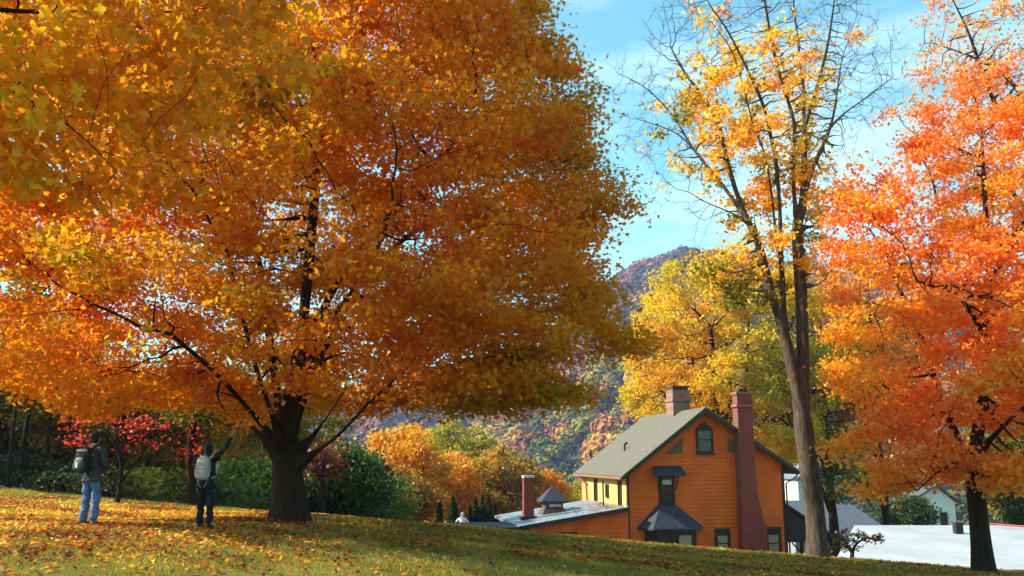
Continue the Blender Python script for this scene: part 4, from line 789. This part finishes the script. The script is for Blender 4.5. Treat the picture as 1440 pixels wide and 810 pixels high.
def head_meshes(c, rot, s=1.):
    def hs_(p):
        if p.z < -.2: p.x *= 1 - .28 * (-p.z - .2); p.y *= 1 - .10 * (-p.z - .2)
        return p
    out = [(blob(c, (.077 * s, .096 * s, .118 * s), rot=rot, shape=hs_), 0)]
    def q(x, y, z): return tuple(Vector(c) + rot @ Vector((x * s, y * s, z * s)))
    out.append((blob(q(0, .098, -.018), (.013 * s, .020 * s, .024 * s), 8, 6, rot), 0))
    for sx in (-1, 1):
        out.append((blob(q(sx * .078, -.004, -.012), (.011 * s, .020 * s, .032 * s), 8, 6, rot), 0))
        out.append((blob(q(sx * .030, .084, .004), (.011 * s, .008 * s, .008 * s), 8, 6, rot), 1))
    out.append((blob(q(0, .088, -.062), (.024 * s, .008 * s, .008 * s), 8, 6, rot), 0))
    return out
def hand(side, wrist, d, palm_n, curl=.6):          # palm and five bent fingers as skinned chains
    d = Vector(d).normalized(); n = Vector(palm_n); n = (n - d * n.dot(d)).normalized(); s = d.cross(n) * side; w = Vector(wrist)
    J = {'w': (w, (.026, .020)), 'p1': (w + d * .045, (.034, .018)), 'p2': (w + d * .082, (.037, .016))}; E = [('w', 'p1'), ('p1', 'p2')]
    ms = [skin_mesh(J, E, 'w', 2)]
    for i, (off, ln) in enumerate([(-.030, .068), (-.010, .078), (.010, .074), (.028, .058)]):
        a = w + d * .078 + s * off; p = [a]; dd = d.copy()
        for k in range(3):
            dd = (dd + n * curl * .55).normalized(); p.append(p[-1] + dd * ln * (.45, .32, .23)[k])
        ms.append(skin_mesh({str(k): (p[k], (.0095, .0088, .008, .0065)[k]) for k in range(4)}, [('0', '1'), ('1', '2'), ('2', '3')], '0', 1))
    a = w + d * .028 - s * .022; t1 = (d * .6 - s * .7 + n * .3).normalized(); t2 = (d * .9 - s * .2 + n * .4).normalized()
    ms.append(skin_mesh({'0': (a, .013), '1': (a + t1 * .038, .0115), '2': (a + t1 * .038 + t2 * .030, .0095), '3': (a + t1 * .038 + t2 * .052, .0075)}, [('0', '1'), ('1', '2'), ('2', '3')], '0', 1))
    return [(m, 0) for m in ms]
def person(label, px, Yd, rz, ht, pose, top_m, leg_m, shoe_m, hair_m, cap=False, long_hair=False):
    g = G(P(px, 735, Yd)[0], Yd); k = ht / 1.75
    root = thing('person', label, 'person', g, rz); root.scale = (k, k, k)
    lf, rfp = pose['lfoot'], pose['rfoot']; hipL, hipR = V(-.10, 0, .92), V(.10, 0, .92)
    kl = (hipL + V(*lf)) / 2 + V(0, .03, .02); kr = (hipR + V(*rfp)) / 2 + V(0, .03, .02); ln = pose.get('lean', 0)
    waist, chest, nk, hd = V(0, 0, 1.08), V(0, ln * .5, 1.30), V(0, ln, 1.50), V(0, ln + .015, 1.635)
    shL, shR = V(-.185, ln * .8, 1.425), V(.185, ln * .8, 1.425); eL, wL, eR, wR = [V(*pose[q]) for q in ('eL', 'wL', 'eR', 'wR')]
    J = {'pel': (V(0, 0, .96), (.13, .10)), 'wa': (waist, (.125, .09)), 'ch': (chest, (.145, .10)), 'nb': (V(0, ln * .9, 1.42), (.09, .07)), 'nk': (nk, .052), 'hd': (hd - V(0, 0, .05), .055),
         'hL': (hipL, .085), 'kL': (kl, .058), 'aL': (V(lf[0], lf[1], .10), .04), 'tL': (V(lf[0], lf[1] + .13, .04), .032), 'hR': (hipR, .085), 'kR': (kr, .058), 'aR': (V(rfp[0], rfp[1], .10), .04), 'tR': (V(rfp[0], rfp[1] + .13, .04), .032),
         'sL': (shL, .055), 'eL': (eL, .042), 'wL': (wL, .027), 'sR': (shR, .055), 'eR': (eR, .042), 'wR': (wR, .027)}
    E = [('pel', 'wa'), ('wa', 'ch'), ('ch', 'nb'), ('nb', 'nk'), ('nk', 'hd'), ('pel', 'hL'), ('hL', 'kL'), ('kL', 'aL'), ('aL', 'tL'), ('pel', 'hR'), ('hR', 'kR'), ('kR', 'aR'), ('aR', 'tR'), ('nb', 'sL'), ('sL', 'eL'), ('eL', 'wL'), ('nb', 'sR'), ('sR', 'eR'), ('eR', 'wR')]
    rot = Euler(pose.get('head', (0, 0, 0))).to_matrix()
    body = [(skin_mesh(J, E, 'pel', 2), 0)] + head_meshes(tuple(hd), rot) + hand(-1, wL, wL - eL, pose.get('nL', (1, 0, 0)), pose.get('cL', .5)) + hand(1, wR, wR - eR, pose.get('nR', (-1, 0, 0)), pose.get('cR', .5))
    obj_from('body', body, [SKINM, EYE], root)
    J = {'hem': (V(0, -.005, .84), (.185, .135)), 'pel': (V(0, 0, .97), (.175, .125)), 'wa': (waist, (.165, .120)), 'ch': (chest, (.185, .130)), 'nb': (V(0, ln * .9, 1.425), (.125, .090)), 'col': (V(0, ln, 1.495), (.075, .070)), 'c2': (V(0, ln, 1.53), (.062, .062)),
         'sL': (shL + V(0, 0, .005), .075), 'eL': (eL, .062), 'fL': (eL.lerp(wL, .9), .046), 'sR': (shR + V(0, 0, .005), .075), 'eR': (eR, .062), 'fR': (eR.lerp(wR, .9), .046)}
    E = [('hem', 'pel'), ('pel', 'wa'), ('wa', 'ch'), ('ch', 'nb'), ('nb', 'col'), ('col', 'c2'), ('nb', 'sL'), ('sL', 'eL'), ('eL', 'fL'), ('nb', 'sR'), ('sR', 'eR'), ('eR', 'fR')]
    def crease(me, amp, seed):
        n = len(me.vertices); v = np.empty(n * 3, np.float32); me.vertices.foreach_get('co', v); v = v.reshape(-1, 3); nn = np.empty(n * 3, np.float32); me.vertices.foreach_get('normal', nn); nn = nn.reshape(-1, 3)
        v = v + nn * ((vnoise(v * np.array([1, 1, 1.8]), 9, seed) - .5) * amp + (vnoise(v, 22, seed + 1) - .5) * amp * .4)[:, None]; me.vertices.foreach_set('co', v.astype(np.float32).ravel()); me.update(); return me
    obj_from('jacket', [(crease(skin_mesh(J, E, 'pel', 3), .028, 5), 0)], [top_m], root)
    J = {'wa': (V(0, 0, 1.02), (.150, .105)), 'pel': (V(0, 0, .93), (.165, .118)), 'hL': (V(-.10, 0, .86), .098), 'kL': (kl, .080), 'cL': (kl.lerp(V(lf[0], lf[1], .1), .5), .077), 'aL': (V(lf[0], lf[1] - .01, .075), .074), 'hR': (V(.10, 0, .86), .098), 'kR': (kr, .080), 'cR': (kr.lerp(V(rfp[0], rfp[1], .1), .5), .077), 'aR': (V(rfp[0], rfp[1] - .01, .075), .074)}
    E = [('wa', 'pel'), ('pel', 'hL'), ('hL', 'kL'), ('kL', 'cL'), ('cL', 'aL'), ('pel', 'hR'), ('hR', 'kR'), ('kR', 'cR'), ('cR', 'aR')]
    obj_from('trousers', [(crease(skin_mesh(J, E, 'pel', 3), .024, 8), 0)], [leg_m], root)
    for f_ in (lf, rfp):
        x, y = f_[0], f_[1]; obj_from('shoe', [(skin_mesh({'0': (V(x, y - .05, .05), (.045, .05)), '1': (V(x, y + .06, .048), (.048, .045)), '2': (V(x, y + .16, .036), (.046, .034))}, [('0', '1'), ('1', '2')], '0', 2), 0)], [shoe_m], root)
    def hair_s(p):
        if p.y > .2 and p.z < .35: p.y = .2 + (p.y - .2) * .25
        if p.z < -.5 and not long_hair: p.z = -.5 + (p.z + .5) * .3
        return p
    c = tuple(hd + rot @ V(0, -.012, .022)); hr = [(blob(c, (.088, .102, .115 if not cap else .112), rot=rot, shape=hair_s), 0)]
    if long_hair: hr.append((blob(tuple(hd + rot @ V(0, -.05, -.07)), (.080, .055, .11), rot=rot), 0))
    me = hr[0][0]; obj_from('cap' if cap else 'hair', [(crease(m_, .012, 3), 0) for m_, _ in hr], [hair_m], root)
    if cap: obj_from('hair', [(blob(tuple(hd + rot @ V(0, -.035, -.045)), (.079, .068, .05), rot=rot), 0)], [mat('dark_hair', (.015, .012, .01), .8)], root)
    return root, k
def backpack(label, root, k, rz, mb, mp_, ln=0, sx=0., rx=0.):
    o = thing('backpack', label, 'backpack', root.matrix_basis @ Vector((sx, -.13 + ln, .98)), rz); o.scale = (k, k, k); g = MB()
    def bag(x0, x1, y0, y1, z0, z1, n=3):
        bm = bmesh.new(); bmesh.ops.create_cube(bm, size=1); bmesh.ops.subdivide_edges(bm, edges=bm.edges[:], cuts=3, use_grid_fill=True)
        for v in bm.verts:
            p = v.co * 2; r_ = (abs(p.x) ** 4 + abs(p.y) ** 4 + abs(p.z) ** 4) ** .25; p = p / max(r_, .01) * 1.0; tz = (p.z + 1) / 2
            w_ = 1 - .22 * tz ** 3; v.co = Vector(((x0 + x1) / 2 + p.x * (x1 - x0) / 2 * w_, y1 - (y1 - y0) * (1 - p.y) / 2 * (1 - .35 * tz ** 2), (z0 + z1) / 2 + p.z * (z1 - z0) / 2))
        me = bpy.data.meshes.new('b'); bm.to_mesh(me); bm.free(); return me
    b = obj_from('body', [(bag(-.16, .16, -.20, .0, 0, .50), 0)], [mb], o); s = b.modifiers.new('s', 'SUBSURF'); s.levels = s.render_levels = 1
    b2 = obj_from('front_pocket', [(bag(-.12, .12, -.255, -.12, .03, .30), 0)], [mp_], o); s = b2.modifiers.new('s', 'SUBSURF'); s.levels = s.render_levels = 1
    for sg in (-1, 1):
        MB().tube([(sg * .10, -.02, .44), (sg * .12, .06, .50), (sg * .13, .16, .475), (sg * .14, .275, .40), (sg * .15, .29, .25), (sg * .17, .20, .10), (sg * .16, .0, .04)], .020, 6).build('strap', mb, o, True)
        MB().tube([(sg * .11, -.03, .02), (sg * .08, -.10, -.07), (sg * .035, -.06, -.15)], .007, 5).build('strap_end', mp_, o, True)
    MB().tube([(-.03, -.04, .485), (-.02, -.045, .53), (.02, -.045, .53), (.03, -.04, .485)], .009, 6).build('handle', mb, o, True)
    f = b2; MB().tube([(-.09, -.250, .24), (0, -.262, .255), (.09, -.250, .24)], .005, 5).tube([(-.06, -.262, .20), (.05, -.268, .14), (-.05, -.266, .09)], .004, 5).build('zip_and_cord', mat('black_cord', (.02, .02, .02), .6), f)
    return o
GJK = mat('charcoal_jacket', (.045, .042, .045), .85, .2, 6, .3, 60); JEAN = mat('blue_jeans', (.09, .15, .30), .9, .25, 5, .4, 80); NAVY = mat('navy_trousers', (.010, .012, .022), .9, .25, 5, .3, 80); BLK = mat('black_cloth', (.012, .011, .012), .85, .2, 6, .2, 60)
rz1 = R(-18)
r1, k1 = person('man in charcoal jacket, dark cap and blue jeans standing on the leafy lawn, back turned', 124, 17.2, rz1, 1.74,
    dict(lfoot=(-.135, 0, .1), rfoot=(.14, -.02, .1), eL=(-.27, .02, 1.14), wL=(-.19, .20, 1.04), eR=(.27, .02, 1.14), wR=(.19, .21, 1.05), head=(R(-3), 0, R(6)), nL=(1, 0, 0), nR=(-1, 0, 0)), GJK, JEAN, mat('brown_shoes', (.10, .05, .03), .7), BLK, cap=True)
bp1 = backpack('black backpack with grey top flap worn by the man in blue jeans', r1, k1, rz1 + R(4), BLK, mat('dark_grey_nylon', (.05, .055, .06), .5), sx=-.05)
MB().box(-.115, .115, -.165, -.02, .385, .44).build('top_flap', mat('grey_flap', (.16, .18, .20), .6), bp1, bevel=.03)
MB().box(-.015, .035, -.275, -.262, .10, .20).build('reflective_tag', mat('pale_tag', (.75, .75, .75), .5), bp1, bevel=.008)
rz2 = R(-6)
r2, k2 = person('person in black top and navy trousers reaching one arm up to yellow leaves', 287, 17.4, rz2, 1.60,
    dict(lfoot=(-.12, .04, .1), rfoot=(.12, -.03, .1), eL=(-.36, .16, 1.36), wL=(-.20, .30, 1.52), eR=(.345, .05, 1.65), wR=(.44, .10, 1.90), head=(R(14), 0, R(8)), nL=(1, -.3, 0), nR=(-.3, .9, 0), cL=.8, cR=.35, lean=-.02), BLK, NAVY, BLK, BLK, long_hair=True)
bp2 = backpack('pale grey backpack with hanging straps on the person reaching upward', r2, k2, rz2, mat('pale_grey_nylon', (.34, .30, .29), .8, .25, 5), mat('lighter_grey_nylon', (.40, .36, .36), .8, .25, 9))
c_ = r2.matrix_basis @ Vector((-.12, .33, 1.60))
cmr = thing('camera', 'small dark camera held to the face of the person reaching upward', 'camera', c_, rz2)
MB().box(-.055, .055, -.02, .02, -.035, .035).build('body', mat('camera_plastic', (.02, .02, .02), .4), cmr, bevel=.006)
MB().tube([(0, .02, 0), (0, .05, 0)], .025, 12).build('lens', mat('lens_barrel', (.015, .015, .015), .25), cmr)

# ---------------------------------------------------------------- fallen leaves and grass
def scatter(n, x0, x1, y0, y1, f):
    q = rng.uniform((x0, y0), (x1, y1), (n, 2)); m = rng.uniform(size=n) < f(q[:, 0], q[:, 1], q); return q[m]
def blobw(x, y, cx_, cy_, rx, ry, a=0):
    ca, sa = math.cos(a), math.sin(a); dx, dy = x - cx_, y - cy_; u, v = (dx * ca + dy * sa) / rx, (-dx * sa + dy * ca) / ry; return np.exp(-(u * u + v * v) ** 1.5)
def fd(x, y, q):
    n1 = vnoise(q, 1.1, 501); n2 = vnoise(q, 3.5, 502)
    d = .012 + .05 * n2 * (n1 > .6) + .14 * n2 * np.clip((x - 1) / 6, 0, 1) + 1.0 * blobw(x, y, -9.6, 16.2, 6.2, 3.6, R(-12)) * (.35 + .8 * n2) + .8 * blobw(x, y, -13, 23.5, 8, 3.0) + .40 * blobw(x, y, -1.5, 19.0, 6, 1.4, R(2)) * n1 + .40 * blobw(x, y, 6, 18.2, 5.5, 2.6, R(-25)) * n1 + .8 * blobw(x, y, bx - 1.0, by - .3, 1.8, .9) + .12 * blobw(x, y, 0, 24, 12, 4)
    return np.clip(d, 0, 1)
q = scatter(250000, -24, 18, 7, 30, fd); z = ground(q[:, 0], q[:, 1])
c = np.stack([q[:, 0], q[:, 1], z + rng.uniform(.02, .065, len(q))], 1)
rq = rng.uniform((wx0, -.2), (wx1 - .1, 5), (1500, 2)); rq = rq[rng.uniform(size=1500) < np.clip((rq[:, 0] - wx0) / (wx1 - wx0), 0, 1) ** 2.5 + .04]
rz_ = wz0 + sl_ * (rq[:, 0] - wx0) + .025; rw = np.stack([HX + rq[:, 0] * hc - rq[:, 1] * hs, HY + rq[:, 0] * hs + rq[:, 1] * hc, rz_], 1); c = np.vstack([c, rw]); q = np.vstack([q, rw[:, :2]])
t_ = .40 + .9 * (vnoise(q, .9, 503) - .5) + rng.normal(size=len(q)) * .3 + .35 * blobw(q[:, 0], q[:, 1], -13, 23.5, 9, 3.5)
t_ = t_ - .3 * (q[:, 0] > -3) * rng.uniform(size=len(q))
cc = pal(t_, [(.14, .035, .015), (.26, .07, .02), (.40, .11, .025), (.55, .17, .03), (.62, .24, .04), (.70, .36, .05), (.76, .50, .07)])
fl = leaves('fallen_leaves', None, c, .078, 'three', cc, LEAF, .72, .25); tag(fl, 'orange and brown fallen leaves scattered over the lawn', 'leaves', None, 'stuff')
n = 420000; q = rng.uniform((-22, 8), (17, 29), (n, 2)); q = q[(np.abs(q[:, 0]) < q[:, 1] * .68 + 1)]
z = ground(q[:, 0], q[:, 1]) - .005; n = len(q); h = rng.uniform(.03, .075, n) * (.6 + .8 * vnoise(q, 1.7, 511)); an = rng.uniform(0, 6.283, n); wd = rng.uniform(.005, .011, n); ln_ = rng.normal(size=(n, 2)) * .45 * h[:, None]
b0 = np.stack([q[:, 0] - np.cos(an) * wd, q[:, 1] - np.sin(an) * wd, z], 1); b1 = np.stack([q[:, 0] + np.cos(an) * wd, q[:, 1] + np.sin(an) * wd, z], 1); tp = np.stack([q[:, 0] + ln_[:, 0], q[:, 1] + ln_[:, 1], z + h], 1)
cc = pal(.5 + .8 * (vnoise(q, .8, 512) - .5) + rng.normal(size=n) * .2, [(.15, .14, .012), (.23, .21, .018), (.34, .28, .03), (.44, .34, .06)])
gr = np_mesh('grass', np.stack([b0, b1, tp], 1).reshape(-1, 3), 3, np.arange(n * 3), LEAF_G, None, np.repeat(cc, 3, axis=0)); tag(gr, 'short autumn lawn grass, green turning straw yellow', 'grass', None, 'stuff')
